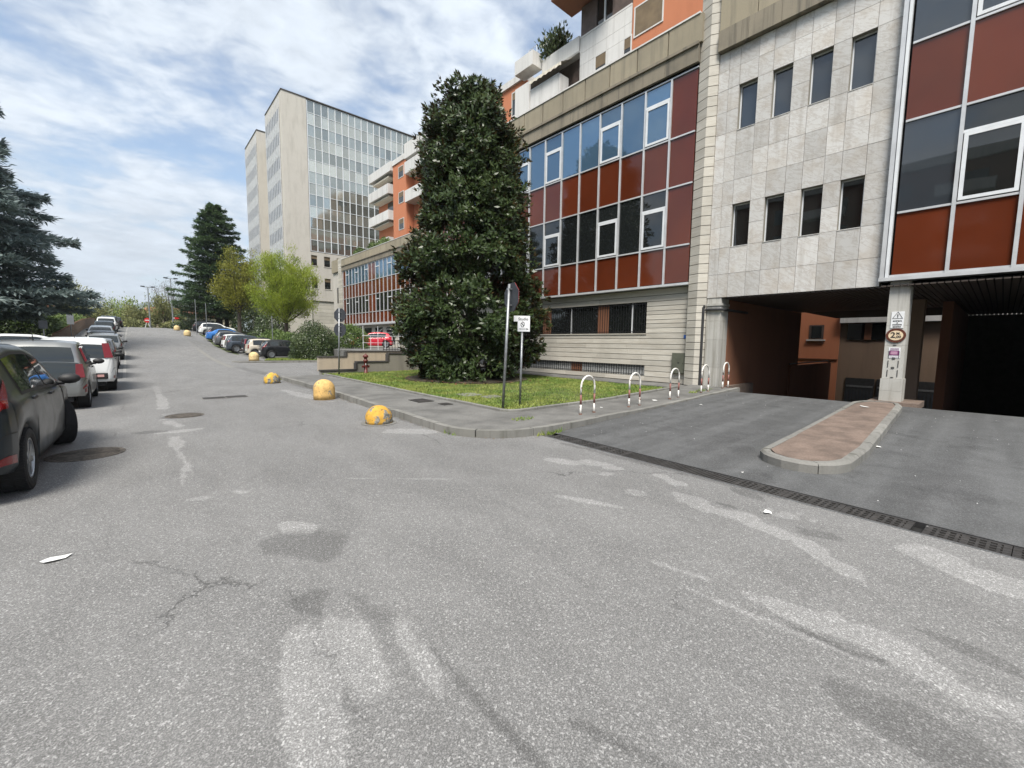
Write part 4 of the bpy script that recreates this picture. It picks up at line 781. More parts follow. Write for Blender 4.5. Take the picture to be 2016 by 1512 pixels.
# ================================================================ building across the street (outside the frame; it shows in the reflections)
wb = thing('opposite_building', 'brown apartment block across the street mirrored in the facade glass', 'apartment building', (-34, 0, 0))
box('wall', -42, -31, -26, 24, 0, 19, 'brown_plaster', wb); box('roof_fascia', -42.2, -30.8, -26.2, 24.2, 19.002, 19.8, 'white_plaster', wb)
for j in range(6):
    for i in range(9): box('window', -30.99, -30.95, -24+5.2*i, -22+5.2*i, 1.2+3*j, 2.9+3*j, 'dark_glass', wb)
    for i in range(4): box('balcony', -30.95, -29.8, -20.5+11*i, -16.5+11*i, .9+3*j, 1.9+3*j, 'white_plaster', wb)
# ================================================================ street furniture
def bollard(x, y, d, h, mat, label, z=None, lump=0., grp=None):
    r = d/2; hs = h-r*.92 if h > r else h*.35; hs = max(.08, hs); n = 9
    prof = [(r*1.0, 0), (r*1.0, hs*.5), (r*.99, hs)]+[(r*math.cos(a)*.99, hs+(h-hs)*math.sin(a)) for a in np.linspace(.12, math.pi/2-.06, n)]
    b = MB().lathe(prof, 28); b.v = [tuple(np.array(p)*(1+.012*math.sin(9*p[0]+7*p[1]+5*p[2])+lump*math.sin(23*p[0]+31*p[2])*math.sin(27*p[1]))) for p in b.v]
    z = gh(x, y) if z is None else z; me = b.mesh('bollard', mat, True)
    return tag(put(bpy.data.objects.new('bollard', me), None, Matrix.Translation((x, y, z))), label, 'bollard', grp)
G = 'dome bollards along the kerb'
bollard(3.44, 7.75, .50, .34, 'bollard_worn', 'squat dome bollard with grey chipped left side, nearest to the camera', None, .01, G)
bollard(3.75, 11.85, .54, .53, 'bollard_clean', 'tall clean yellow dome bollard, the middle of the three by the kerb', None, 0, G)
bollard(3.70, 17.4, .54, .38, 'bollard_mossy', 'mossy broken yellow dome bollard at the far end of the pavement', None, .02, G)
bollard(6.1, 33.6, .62, .62, 'bollard_pale', 'pale yellow dome bollard on the island by the black hatchback', .12, 0, G)
bollard(4.75, 63, .7, .7, 'bollard_pale', 'pale dome bollard at the far end of the gutter strip, nearer one', None, 0, G)
bollard(4.6, 76, .7, .7, 'bollard_pale', 'pale dome bollard near the crest of the road', None, 0, G)
b = MB()
b.lathe([(.30, -.01), (.33, .008), (.1, .012)], 24); tag(put(bpy.data.objects.new('bollard_footing', b.mesh('bollard_footing', 'kerb')), None, Matrix.Translation((3.44, 7.75, 0))), 'pale concrete footing ring under the nearest dome bollard', 'footing')
def hoop(x, label, w=.44, h=.80, y=5.58):
    t = thing('hoop_barrier', label, 'hoop barrier', (x, y, sz(x, y)-.012), 0, 'red and white hoops by the driveway'); z0 = sz(x, y)-.03; r = w/2
    up_ = [(x-r, y, z0), (x-r, y, z0+.22)]; z1 = z0+.22; z2 = z0+.42; zt = z0+h-r; q = .02
    for s in (-1, 1):
        MB().tube([(x+s*r, y, z0), (x+s*r, y, z1)], q, 10).build('white_tube', 'hoop_white', t, True); MB().tube([(x+s*r, y, z1), (x+s*r, y, z2)], q+.001, 10).build('red_tube', 'hoop_red', t, True)
    MB().tube([(x-r, y, z2), (x-r, y, zt)]+[(x-r*math.cos(a), y, zt+r*math.sin(a)) for a in np.linspace(.2, math.pi-.2, 10)]+[(x+r, y, zt), (x+r, y, z2)], q, 10).build('arch_tube', 'hoop_white', t, True)
    for s in (-1, 1): MB().lathe([(.035, 0), (.035, .012), (.022, .014)], 10, Matrix.Translation((x+s*r, y, z0+.018))).build('foot_plate', 'rust', t)
for x, l in ((7.02, 'red and white hoop nearest to the road corner'), (8.75, 'rusty hoop, second from the road corner'), (10.6, 'middle hoop of the five by the driveway'), (12.35, 'fourth hoop, in front of the gate pillar'), (13.75, 'last hoop, in front of the brown passage wall')): hoop(x, l, .44 if x < 13 else .40, .80, 5.60)
def octagon(cx, cy, cz, r, th, rz, n=8, rot=math.pi/8):
    b = MB(); m = Matrix.Translation((cx, cy, cz)) @ Matrix.Rotation(rz, 4, 'Z'); v = [m @ Vector((r*math.cos(rot+2*math.pi*k/n), d, r*math.sin(rot+2*math.pi*k/n))) for d in (0, th) for k in range(n)]
    return b.add(v, [tuple(range(n)), tuple(range(2*n-1, n-1, -1))]+[(k, n+k, n+(k+1) % n, (k+1) % n) for k in range(n)])
st = thing('stop_sign', 'back of an octagonal sign on a grey post at the lawn corner', 'sign', (5.94, 7.05, .12))
MB().tube([(5.94, 7.05, .05), (6.08, 7.04, 2.80)], .03, 12).build('post', 'galvanised', st, True)
rz = R(-102)
octagon(6.125, 7.03, 2.53, .325, .012, rz).build('plate', 'sign_back', st); octagon(6.138, 7.027, 2.53, .325, .003, rz).build('red_face', 'sign_red', st)
for z in (2.36, 2.70): box('bracket', 6.05, 6.124, 6.99, 7.09, z-.015, z+.015, 'galvanised', st)
box('sticker', 6.085, 6.092, 6.80, 6.86, 2.50, 2.57, 'galvanised', st, Matrix.Rotation(R(-12), 3, 'Z').to_4x4())
su = thing('studio_sign', 'small white sign reading Studio with arrow on a thin post', 'sign', (6.66, 7.29, .12))
MB().tube([(6.66, 7.29, .05), (6.70, 7.29, 1.84)], .026, 12).build('post', 'galvanised', su, True)
FY = Matrix(((1, 0, 0, 0), (0, 0, -1, 0), (0, 1, 0, 0), (0, 0, 0, 1)))
wsu = Matrix.Translation((6.68, 7.255, 2.0)) @ Matrix.Rotation(R(-38), 4, 'Z') @ FY
def flat_poly(name, pts, mat, par, world, d0, d1):
    n = len(pts); b = MB().add([(x, y, d) for d in (d0, d1) for x, y in pts], [tuple(range(n-1, -1, -1)), tuple(range(n, 2*n))]+[(k, (k+1) % n, n+(k+1) % n, n+k) for k in range(n)])
    return put(bpy.data.objects.new(name, b.mesh(name, mat)), par, world)
flat_poly('plate', [(-.205, .175), (-.205, .045), (-.115, .045), (-.115, -.18), (.165, -.18), (.165, .175)], 'sign_white', su, wsu, -.012, 0)
text('lettering', 'Studio', .088, 'ink_black', wsu @ Matrix.Translation((.01, .10, .002)), su, bold=.001); text('lettering', 'MEDICO', .042, 'ink_black', wsu @ Matrix.Translation((-.01, -.125, .002)), su)
flat_poly('arrow', [(.075, -.10), (.135, -.125), (.075, -.15), (.09, -.125)], 'ink_black', su, wsu, .0005, .002)
for pts in ([(-.055, -.02), (-.0, .055), (-.0, .03), (-.03, -.02)], [(.055, -.02), (.0, -.095), (.0, -.065), (.03, -.02)], [(.012, .05), (.055, -.005), (.03, .0), (.012, .02)], [(-.012, -.09), (-.055, -.035), (-.03, -.04), (-.012, -.06)], [(-.018, .0), (.004, .0), (.02, -.04), (-.002, -.04)]): flat_poly('logo_piece', pts, 'ink_black', su, wsu, .0005, .002)
s2 = thing('double_sign', 'two dark sign backs, octagon above disc, on a post by the stepped wall', 'sign', (6.45, 18.4, .12))
MB().tube([(6.44, 18.4, .05), (6.52, 18.4, 2.92)], .032, 12).build('post', 'galvanised', s2, True)
octagon(6.55, 18.43, 2.63, .30, .012, R(-55)).build('octagon_plate', 'sign_back', s2); octagon(6.535, 18.43, 2.02, .29, .012, R(-55), 24, 0).build('disc_plate', 'sign_back', s2)
for z in (2.5, 2.75, 1.9, 2.15): box('bracket', 6.47, 6.60, 18.37, 18.435, z-.015, z+.015, 'galvanised', s2)
for z in (2.62, 2.01): box('sticker', 6.60, 6.67, 18.318, 18.326, z-.03, z+.03, 'sign_white', s2, Matrix.Rotation(R(-55), 3, 'Z').to_4x4())
hy = thing('fire_hydrant', 'dark red pillar fire hydrant in front of the stepped wall', 'hydrant', (7.73, 18.7, .12))
hm = Matrix.Translation((7.73, 18.7, .12))
MB().lathe([(.115, -.02), (.115, .03), (.075, .04), (.075, .52), (.10, .54), (.10, .60), (.07, .62), (.07, .70), (.115, .72), (.115, .80), (.06, .83), (.035, .84), (.035, .88)], 18, hm).build('barrel', 'hydrant_red', hy, True)
MB().tube([(7.66, 18.68, .44), (7.56, 18.65, .43)], [.06, .055], 12).build('outlet', 'hydrant_red', hy); MB().tube([(7.80, 18.72, .44), (7.9, 18.75, .43)], [.06, .055], 12).build('outlet', 'hydrant_red', hy); box('label_patch', 7.68, 7.72, 18.618, 18.622, .5, .58, 'sign_white', hy)
# stepped walls of the side ramp
wa = thing('stepped_wall', 'nearer low stepped wall with dark coping behind the hydrant', 'wall', (8.5, 19.4, 0))
for x0, x1, zt in ((6.03, 7.62, .27), (7.62, 9.17, .62), (9.17, 14.1, 1.0)):
    box('wall', x0, x1, 19.42, 19.64, -.1, zt-.045, 'grey_render', wa); box('coping', x0-.02, x1+(.02 if zt > .9 else -.02), 19.39, 19.67, zt-.044, zt+.02, 'dark_coping', wa)
for x, z0, z1 in ((7.62, .29, .57), (9.17, .64, .95)): box('coping_riser', x-.06, x+.02, 19.392, 19.668, z0, z1+.004, 'dark_coping', wa)
wf = thing('stepped_wall', 'farther beige stepped wall with dark coping on the side ramp', 'wall', (9, 23, 0))
for x0, x1, zt in ((7.05, 8.5, .74), (8.5, 14.5, 1.02)):
    box('wall', x0, x1, 23.0, 23.25, -.2, zt-.045, 'beige_render', wf); box('coping', x0-.02, x1-.02, 22.97, 23.28, zt-.044, zt+.02, 'dark_coping', wf)
box('coping_riser', 8.43, 8.52, 22.972, 23.278, .77, .975, 'dark_coping', wf)
tag(box('ramp_paving', 7.32, 14.5, 19.66, 22.95, -.2, .012, 'sidewalk'), kind='structure')
# raised terrace behind with railing and red car
tr = MB().prism([(10.8, 23.3), (20.4, 23.3), (20.4, 56), (13, 56), (13, 38.0), (12.0, 36.5), (10.8, 31.0)], -.2, .95); tag(tr.build('terrace', 'sidewalk'), kind='structure')
rl = thing('white_railing', 'white tubular railing in front of the red car', 'railing', (13.8, 30, .95)); z = .95
MB().tube([(12.2, 30, z+1.0), (15.6, 30, z+1.0)], .022, 6).build('top_rail', 'white_frame', rl); MB().tube([(12.2, 30, z+.5), (15.6, 30, z+.5)], .016, 6).build('mid_rail', 'white_frame', rl)
for i in range(7): MB().tube([(12.25+.55*i, 30, z-.03), (12.25+.55*i, 30, z+(1.7 if i in (0, 2) else 1.0))], .018, 6).build('rail_post', 'white_frame', rl)
bl_ = thing('black_railing', 'short black railing beside the magnolia on the terrace edge', 'railing', (13.4, 26.5, .95)); b = MB()
MB().tube([(11.9, 26, 1.62), (15, 26, 1.62)], .025, 6).build('top_rail', 'black_iron', bl_); MB().tube([(11.9, 26, 1.05), (15, 26, 1.05)], .02, 6).build('bottom_rail', 'black_iron', bl_)
for i in range(16): box('baluster', 11.92+.2*i-.012, 11.92+.2*i+.012, 25.988, 26.012, .93, 1.6, 'black_iron', bl_)
# island with bush by the black car
IK = [(4.9, 33.9), (4.75, 33.2), (5.1, 32.5), (8.0, 32.4), (9.5, 32.2), (10.4, 31.6)]
ik = thing('island_kerb', 'kerb round the planted island at the parking lot entrance', 'kerb', (6, 32.5, .05)); kerb(ik, IK, .14, .13, 1., 'kerb', lambda x, y: 0.02)
tag(MB().prism([(4.86, 33.85), (4.9, 33.2), (5.2, 32.64), (8, 32.54), (9.5, 32.34), (10.6, 31.7), (12, 36.5), (8, 36.3), (5.4, 34.2)], -.1, .13).build('parking_island', 'sidewalk'), kind='structure')
IGP = [(6.7, 33.5), (8.2, 33.0), (9.6, 32.7), (10.6, 32.2), (12, 36.4), (8.2, 36.2), (7, 34.6)]
tag(MB().prism(IGP, 0, .17).build('island_lawn', 'lawn_ground'), kind='structure'); grass('grass', IGP, 260, .05, .12, lambda x, y: .17, 'grass on the parking island under the round bush', .03)
# lamps and far signs
def lamp(x, y, h, label):
    z = gh(x, y); t = thing('street_lamp', label, 'street lamp', (x, y, z), 0, 'lamps at the crest'); MB().tube([(x, y, z-.1), (x, y, z+h)], [.12, .07], 8).build('pole', 'galvanised', t); box('head_bar', x-.7, x+.7, y-.05, y+.05, z+h-.05, z+h+.05, 'galvanised', t)
    for s in (-1, 1): box('lamp_head', x+s*.7-.28, x+s*.7+.28, y-.3, y+.15, z+h, z+h+.16, 'sign_back', t)
lamp(2.35, 100, 7.1, 'shorter twin-headed lamp post at the road crest'); lamp(5.4, 97, 8.7, 'taller twin-headed lamp post beside the conifer')
def post_sign(x, y, h, label, plate=None, pm='sign_white', name='post_sign', cat='sign'):
    z = gh(x, y); t = thing(name, label, cat, (x, y, z)); MB().tube([(x, y, z-.05), (x, y, z+h)], .04, 8).build('post', 'galvanised', t)
    if plate: box('plate', x-plate[0]/2, x+plate[0]/2, y-.06, y-.045, z+h-plate[1], z+h, pm, t)
    return t
post_sign(-4.15, 55, 2.2, 'white parking sign on a post beside the brown fence', (.45, .85)); post_sign(-4.5, 42.5, 2.2, 'grey square sign on a post in front of the cedar', (.42, .55), 'sign_back')
for x, y, h, l in ((6.2, 69, 4.6, 'taller bare post in front of the conifer trunks'), (7.4, 70, 4.3, 'shorter bare post in front of the conifer trunks'), (10.3, 47.5, 3.6, 'grey post among the low junipers')): post_sign(x, y, h, l, None, name='marker_post', cat='post')
ne = thing('no_entry_sign', 'round red no entry sign on a trestle at the crest', 'sign', (2.0, 101, 3.4)); z = gh(2, 101)
for s in (-1, 1): MB().tube([(2+s*.35, 101, z-.05), (2+s*.1, 101, z+.95)], .04, 6).build('leg', 'sign_white', ne)
octagon(2, 100.9, z+1.35, .42, .03, 0, 20, 0).build('disc', 'sign_red', ne); box('bar', 1.7, 2.3, 100.88, 100.895, z+1.28, z+1.42, 'sign_white', ne)
s3 = thing('direction_sign', 'small red arrow sign on a post near the far bollards', 'sign', (5.9, 99, 3.4)); z = gh(5.9, 99); MB().tube([(5.9, 99, z), (5.9, 99, z+2.1)], .05, 6).build('post', 'galvanised', s3); flat_poly('plate', [(-.5, -.16), (.3, -.16), (.55, 0), (.3, .16), (-.5, .16)], 'sign_red', s3, Matrix.Translation((5.9, 98.9, z+1.95)) @ FY, -.02, 0); box('bar', 5.42, 5.72, 98.87, 98.879, z+1.82, z+2.08, 'sign_white', s3)
# brown fence on the left
fe = thing('brown_fence', 'brown plank fence running uphill behind the parked cars', 'fence', (-4.3, 60, 1.6))
y = 44.
while y < 92:
    z = gh(-4.3, y); o = box('fence_board', -4.33, -4.29, y, y+.42, z-.1, z+1.15, 'taupe_plaster', fe); y += .46
y = 44.
while y < 92: z = gh(-4.3, y+.9); z2 = gh(-4.3, y+2.74); MB().tube([(-4.25, y, z+1.17), (-4.25, y+1.84, z2+1.17)], .035, 6).build('fence_rail', 'brown_plaster', fe); y += 1.84
# litter
for i, (x, y, s, a, l) in enumerate([(-.49, 4.25, .085, 20, 'torn white paper scrap on the road at lower left'), (4.38, 1.33, .075, 10, 'white paper slip on the road in front of the drain'), (11.6, 1.85, .14, 40, 'white paper lying on the driveway island'), (8.29, 1.14, .1, 60, 'white scrap on the driveway beside the island'), (7.9, 5.9, .07, 30, 'paper scrap on the pavement behind the first hoop'), (9.9, 5.75, .08, 80, 'paper scrap on the pavement near the middle hoop'), (10.2, 4.7, .06, 15, 'tiny white scrap on the driveway beyond the hoops'), (5.5, 1.98, .03, 0, 'tiny white crumb on the driveway near the island tip')]):
    z = gh(x, y)+.004 if x < 5 else (sz(x, y)-.008 if y > 5.5 else drive_h(x)+(.13 if 1.2 < y < 2.1 and x > 6.4 and x > 9 else .004)); q = random.Random(i); n = 7
    pts = [(s*q.uniform(.6, 1.1)*math.cos(2*math.pi*k/n), .6*s*q.uniform(.6, 1.1)*math.sin(2*math.pi*k/n)) for k in range(n)]; b = MB().add([(px, py_, q.uniform(0, .014)) for px, py_ in pts]+[(0, 0, .012)], [(k, (k+1) % n, n) for k in range(n)])
    tag(put(bpy.data.objects.new('paper_scrap', b.mesh('paper_scrap', 'paper')), None, Matrix.Translation((x, y, z)) @ Matrix.Rotation(R(a), 4, 'Z')), l, 'paper', 'litter')
def flakes(name, label, path, n, spread, size, mat):
    P = resample(path, .05); idx = RNG.integers(0, len(P), n); a = np.array([[P[i].x, P[i].y] for i in idx])+RNG.normal(0, spread, (n, 2)); th = RNG.uniform(0, 6.28, n); s = RNG.uniform(.3, 1, n)*size; V_ = []
    for k in range(n):
        x, y = a[k]; z = gh(x, y)+.006 if x < 5.05 else drive_h(x)+.005; c, q = math.cos(th[k])*s[k], math.sin(th[k])*s[k]; V_ += [(x-c, y-q, z), (x+q*.6, y-c*.6, z+.004), (x+c, y+q, z+.002), (x-q*.6, y+c*.6, z+.006)]
    return tag(np_obj(name, V_, np.arange(4*n).reshape(-1, 4), mat, None), label, 'litter', None, 'stuff')
flakes('leaf_litter', 'dry leaf bits along the kerb foot', [(4.3, 18), (4.0, 8.4), (3.94, 6.4), (4.3, 5.3), (4.9, 5.0)], 260, .06, .022, 'shutter')
flakes('leaf_litter', 'dry bits along the driveway kerb and hoops', [(5.6, 5.1), (7.5, 5.2), (13.5, 5.3)], 240, .05, .022, 'shutter')
flakes('blossom_litter', 'pale crumbs scattered over the driveway', [(5.8, 4.2), (12, 4.4), (12, .6), (6, .4)], 120, .8, .012, 'paper')
# ================================================================ vegetation
def quads(c, d, n, l, w, fold=.0):
    """leaf quads: base c, direction d, normal n"""
    d = d/np.linalg.norm(d, axis=1, keepdims=True); s = np.cross(d, n); s /= np.linalg.norm(s, axis=1, keepdims=True)+1e-9; nn = np.cross(s, d); l = l[:, None]; w = w[:, None]
    v = np.stack([c, c+d*l*.45+s*w+nn*w*fold, c+d*l, c+d*l*.45-s*w+nn*w*fold], 1).reshape(-1, 3); return v, np.arange(len(v)).reshape(-1, 4)
def unit(n): a = RNG.normal(size=(n, 3)); return a/np.linalg.norm(a, axis=1, keepdims=True)
def branches(pts, name, mat, par):
    b = MB()
    for p, r, s in pts: b.tube(p, r, s, False)
    return b.build(name, mat, par, True)
def magnolia():
    x0, y0, z0 = 9.9, 13.8, .15; H = 10.75; t = thing('magnolia_tree', 'tall dark evergreen magnolia with glossy leaves on the corner lawn', 'tree', (x0, y0, z0))
    hs = np.array([0, .5, 1.1, 2.0, 3.0, 4.0, 5.0, 5.9, 6.8, 7.8, 8.7, 9.6, 10.3, 10.75]); rs = np.array([2.1, 2.5, 2.85, 2.98, 2.95, 2.8, 2.65, 2.5, 2.3, 2.15, 2.0, 1.75, 1.2, .7])-.38
    br = [([(x0, y0, z0-.2), (x0+.1, y0, 4), (x0, y0+.1, 7.5), (x0, y0, 10.6)], [.26, .2, .12, .03], 10)]
    # clumps: uneven bulges on the crown
    nc = 380; zc = RNG.uniform(.1, H*.985, nc); ac = RNG.uniform(0, 2*np.pi, nc); rc = np.interp(zc, hs, rs)*RNG.uniform(.30, 1.0, nc)**.5; cx = np.stack([x0+rc*np.cos(ac), y0+rc*np.sin(ac), z0+zc], 1); cr = RNG.uniform(.30, .72, nc)
    for i in range(0, nc, 8): br.append(([(x0, y0, max(.5, cx[i, 2]-1.0)), tuple((cx[i]+np.array([x0, y0, cx[i, 2]]))/2+np.array([0, 0, -.15])), tuple(cx[i])], [.05, .035, .012], 5))
    branches(br, 'trunk', 'bark', t)
    V_, F_ = [], []; nr = 15000; ci = RNG.integers(0, nc, nr); u = unit(nr); u[:, 2] = u[:, 2]*.75+.10; tip = cx[ci]+u*cr[ci][:, None]*RNG.uniform(.55, 1.05, nr)[:, None]; tip[:, 2] = np.maximum(tip[:, 2], z0+.12)
    ax = tip-np.array([x0, y0, 0]); ax[:, 2] = 0; rad = np.linalg.norm(ax, axis=1, keepdims=True)+1e-6; out = ax/rad+u*.55+np.array([0, 0, .45]); out /= np.linalg.norm(out, axis=1, keepdims=True)
    k = 8; c = np.repeat(tip, k, 0)+RNG.normal(0, .03, (nr*k, 3)); o = np.repeat(out, k, 0); d = o*RNG.uniform(.25, .9, (nr*k, 1))+unit(nr*k)*.85; n = o+unit(nr*k)*.35; l = RNG.uniform(.12, .23, nr*k); v, f = quads(c, d, n, l, l*.20, -.25)
    np_obj('crown', v, f, 'magnolia_leaf', t, (x0, y0, z0))
    # fallen leaves at the foot
    m = 500; a = RNG.uniform(0, 2*np.pi, m); r = RNG.uniform(.4, 3.2, m); c = np.stack([x0+r*np.cos(a), y0+r*np.sin(a), np.full(m, .20)], 1); dd = unit(m); dd[:, 2] *= .1; nn = np.tile([0, 0, 1.], (m, 1))+unit(m)*.2; l = RNG.uniform(.10, .18, m); v, f = quads(c, dd, nn, l, l*.2)
    tag(np_obj('fallen_leaves', v, f, 'rust', None), 'brown fallen leaves on the soil under the magnolia', 'leaves', None, 'stuff'); slabpts = [(x0+2.35*math.cos(a)*(1+.08*math.sin(3*a)), y0+2.35*math.sin(a)) for a in np.linspace(0, 2*math.pi, 24)[:-1]]
    tag(MB().prism(slabpts, .05, .192).build('tree_soil', 'soil'), kind='structure')
magnolia()
def cone_tree(name, label, x, y, z, H, rbase, n_br, mat, bark, droop, needles, nl, seedz=.06, shape=1., up_=.0, trunks=1, tip=.25):
    t = thing(name, label, 'tree', (x, y, z)); br = [([(x, y, z-.3), (x+.05, y, z+H*.5), (x, y, z+H*.99)], [H*.02+.08, H*.012+.05, .03], 8)]
    for q in range(1, trunks): br.append(([(x+q*1.1, y+.6*q, z-.3), (x+q*1.0, y+.4*q, z+H*.45)], [H*.014+.08, .06], 8))
    C, D, N_ = [], [], []
    for i in range(n_br):
        h = seedz+(1-seedz)*(i+RNG.uniform(0, 1))/n_br; a = i*2.39996+RNG.uniform(-.4, .4); L = rbase*((1-h)**shape*.93+.05)*RNG.uniform(.68, 1.12); zz = z+h*H; dr = droop*(1-h*.6)
        ca, sa = math.cos(a), math.sin(a); pts = []
        for s in np.linspace(0, 1, 6): pts.append(np.array([x+ca*L*s, y+sa*L*s, zz+up_*L*s-dr*L*s*s*.6+tip*dr*L*max(0, s-.6)]))
        br.append(([tuple(p) for p in pts], [.05+.012*L*(1-j/5.) for j in range(6)], 4))
        m = int(needles*(.3+L/rbase)); s = RNG.uniform(.12, 1, m)**.75; P = np.array(pts); idx = s*5; i0 = np.minimum(idx.astype(int), 4); fr = (idx-i0)[:, None]; base = P[i0]*(1-fr)+P[i0+1]*fr
        side = RNG.normal(0, 1, m)*(.05+.30*L*np.sin(np.pi*np.clip(s, .1, .95))**.7)*.55; perp = np.array([-sa, ca, 0]); c = base+perp*side[:, None]; c[:, 2] += RNG.normal(0, .10, m)-.10*np.abs(side)
        C.append(c); dd = np.array([ca, sa, .0])*.8+perp*np.sign(side)[:, None]*RNG.uniform(.2, 1.1, (m, 1))+RNG.normal(0, .3, (m, 3)); dd[:, 2] += RNG.uniform(-.5, .45, m); D.append(dd); N_.append(np.tile([0, 0, 1.], (m, 1))+RNG.normal(0, .5, (m, 3)))
    branches(br, 'trunk', bark, t); C, D, N_ = map(np.concatenate, (C, D, N_)); l = RNG.uniform(.5, 1.1, len(C))*nl; v, f = quads(C, D, N_, l, l*RNG.uniform(.09, .17, len(C)), .2); np_obj('crown', v, f, mat, t, (x, y, z)); return t
cone_tree('cedar_tree', 'large blue-grey cedar with spiky drooping branches at the left edge', -10.5, 46, .6, 24, 9.4, 240, 'cedar_needle', 'bark_dark', .22, 1300, .5, .10, .75, .06, 1, .6)
cone_tree('conifer_tree', 'tall dark green conifer beside the crest of the road', 10.6, 84, 2.7, 20.0, 7.2, 180, 'conifer_needle', 'bark_dark', .20, 520, .52, .10, .62, .16, 3, .5)
def spray_tree(name, label, x, y, z, H, R_, trunk_h, n, mat, leafl, bark='bark', flat=.75, nbr=26, tw=.35, asp=.28, upb=.5, center=.55):
    t = thing(name, label, 'tree', (x, y, z)); br = [([(x, y, z-.2), (x+.05, y, z+trunk_h), (x, y+.05, z+H*.8)], [H*.018+.05, H*.013+.04, .02], 8)]; tips = []
    for i in range(nbr):
        a = i*2.39996; e = RNG.uniform(-.15, 1.2); r = R_*RNG.uniform(.75, 1.0); q = np.array([x+r*math.cos(a)*math.cos(e), y+r*math.sin(a)*math.cos(e), z+trunk_h+(H-trunk_h)*(.22+.72*math.sin(max(0, e)))+.4*min(0, e)]); s = np.array([x, y, z+trunk_h*RNG.uniform(.8, 1.35)]); md = (s+q)/2+np.array([0, 0, -.05*R_]); br.append(([tuple(s), tuple(md), tuple(q)], [.07, .04, .012], 5)); tips.append((s, md, q))
    cl = []
    for s, md, q in tips:
        for k in range(9): f = RNG.uniform(.35, 1.05); b_ = s*(1-f)**2+2*md*f*(1-f)+q*f*f; cl.append(b_+RNG.normal(0, R_*.10, 3)); br.append(([tuple(b_), tuple(cl[-1]+np.array([0, 0, R_*.06]))], [.012, .004], 3))
    branches(br, 'trunk', bark, t); cl = np.array(cl); ii = RNG.integers(0, len(cl), n); c = cl[ii]+RNG.normal(0, 1, (n, 3))*np.array([tw, tw, tw*flat])
    out = c-np.array([x, y, z+H*center*.6]); out /= np.linalg.norm(out, axis=1, keepdims=True); d = out*.6+np.array([0, 0, upb])+unit(n)*.6; l = RNG.uniform(.6, 1.3, n)*leafl; v, f = quads(c, d, unit(n), l, l*asp, .1); np_obj('crown', v, f, mat, t, (x, y, z)); return t
spray_tree('lime_green_tree', 'bright lime green tree in young leaf beside the tower', 13.6, 56, 1.0, 11.0, 3.9, 3.0, 62000, 'spring_leaf', .18, 'bark', .8, 44, .34, .16, .75)
spray_tree('olive_green_tree', 'olive green young tree between the conifer and the lime green tree', 11.6, 73, 2.2, 13.5, 3.1, 3.2, 18000, 'spring_leaf_olive', .26, 'bark', .8, 34, .36, .2, .3)
def bush(name, label, x, y, z, rx, ry, h, n, mat, leafl, cat='bush', grp=None, box_=False, spray=False):
    t = thing(name, label, cat, (x, y, z), 0, grp); C = unit(n); C[:, 2] = np.abs(C[:, 2])
    if box_:
        C = RNG.uniform(-1, 1, (n, 3)); k = RNG.integers(0, 5, n); C[k == 0, 0] = 1; C[k == 1, 0] = -1; C[k == 2, 1] = 1; C[k == 3, 1] = -1; C[:, 2] = (C[:, 2]+1)/2; C[k == 4, 2] = 1; C *= 1+RNG.normal(0, .05, (n, 1))
    else: C *= RNG.uniform(.72, 1.03, n)[:, None]*(1+.06*np.sin(5*C[:, 0]*2+3*C[:, 1]*3)+.05*np.sin(9*C[:, 2]+4*C[:, 0]))[:, None]; C[:, 2] = C[:, 2]*.97+.02; low = C[:, 2] < .3; C[low, :2] *= .96
    o = C.copy(); c = C*np.array([rx, ry, h])+np.array([x, y, z]); d = o*(.9 if spray else .4)+unit(n)*.8+np.array([0, 0, .4 if spray else .1]); l = RNG.uniform(.6, 1.3, n)*leafl; v, f = quads(c, d, o+unit(n)*.5, l, l*.28, -.2)
    np_obj('foliage', v, f, mat, t, (x, y, z)); k = .8
    b = MB(); st_ = [((x+math.cos(a)*rx*.1, y+math.sin(a)*ry*.1, z-.1), (x+math.cos(a)*rx*.5, y+math.sin(a)*ry*.5, z+h*.7)) for a in np.linspace(0, 6.28, 9)[:-1]]
    for p, q in st_: b.tube([p, q], [.04, .015], 5)
    b.build('stem', 'bark_dark', t)
    return t
bush('round_bush', 'large round clipped dark green bush on the parking island', 10.2, 34.3, .15, 1.75, 1.75, 2.75, 13000, 'shrub_leaf', .12)
bush('light_bush', 'brighter loose bush to the right of the double sign post', 13.3, 35.2, .93, 1.5, 1.3, 1.9, 6000, 'juniper_leaf', .13, spray=True)
for i, (x, y, rx, h, l) in enumerate(((11.6, 46, 2.0, 1.9, 'spreading juniper nearest to the round bush'), (11.3, 50.5, 2.2, 2.0, 'spreading juniper in the middle of the planting strip'), (12.8, 42.5, 1.7, 1.8, 'low dark juniper behind the cream car'))): bush('juniper_bush', l, x, y, gh(x, y) if x < 12.4 else gh(x, y), rx, 1.7, h, 5000, 'juniper_leaf', .2, 'bush', 'junipers behind the parked cars', spray=True)
bush('dark_bush', 'tall dark shrub in front of the tower base', 14.3, 66, 1.8, 2.2, 2.2, 4.2, 4000, 'shrub_leaf', .25); bush('dark_bush', 'dark shrub between the olive tree and the conifer', 13.8, 80, 2.6, 2.6, 2.4, 4.5, 4000, 'shrub_leaf', .25); bush('dark_bush', 'small dark reddish bush behind the blue car', 11.6, 58, gh(11.6, 58), 1.7, 1.5, 2.2, 2500, 'shrub_leaf', .2); bush('flat_hedge', 'long low dark hedge in front of the conifer', 8.4, 90, gh(8, 90), 4.0, 1.6, 1.9, 6000, 'shrub_leaf', .25, 'hedge')
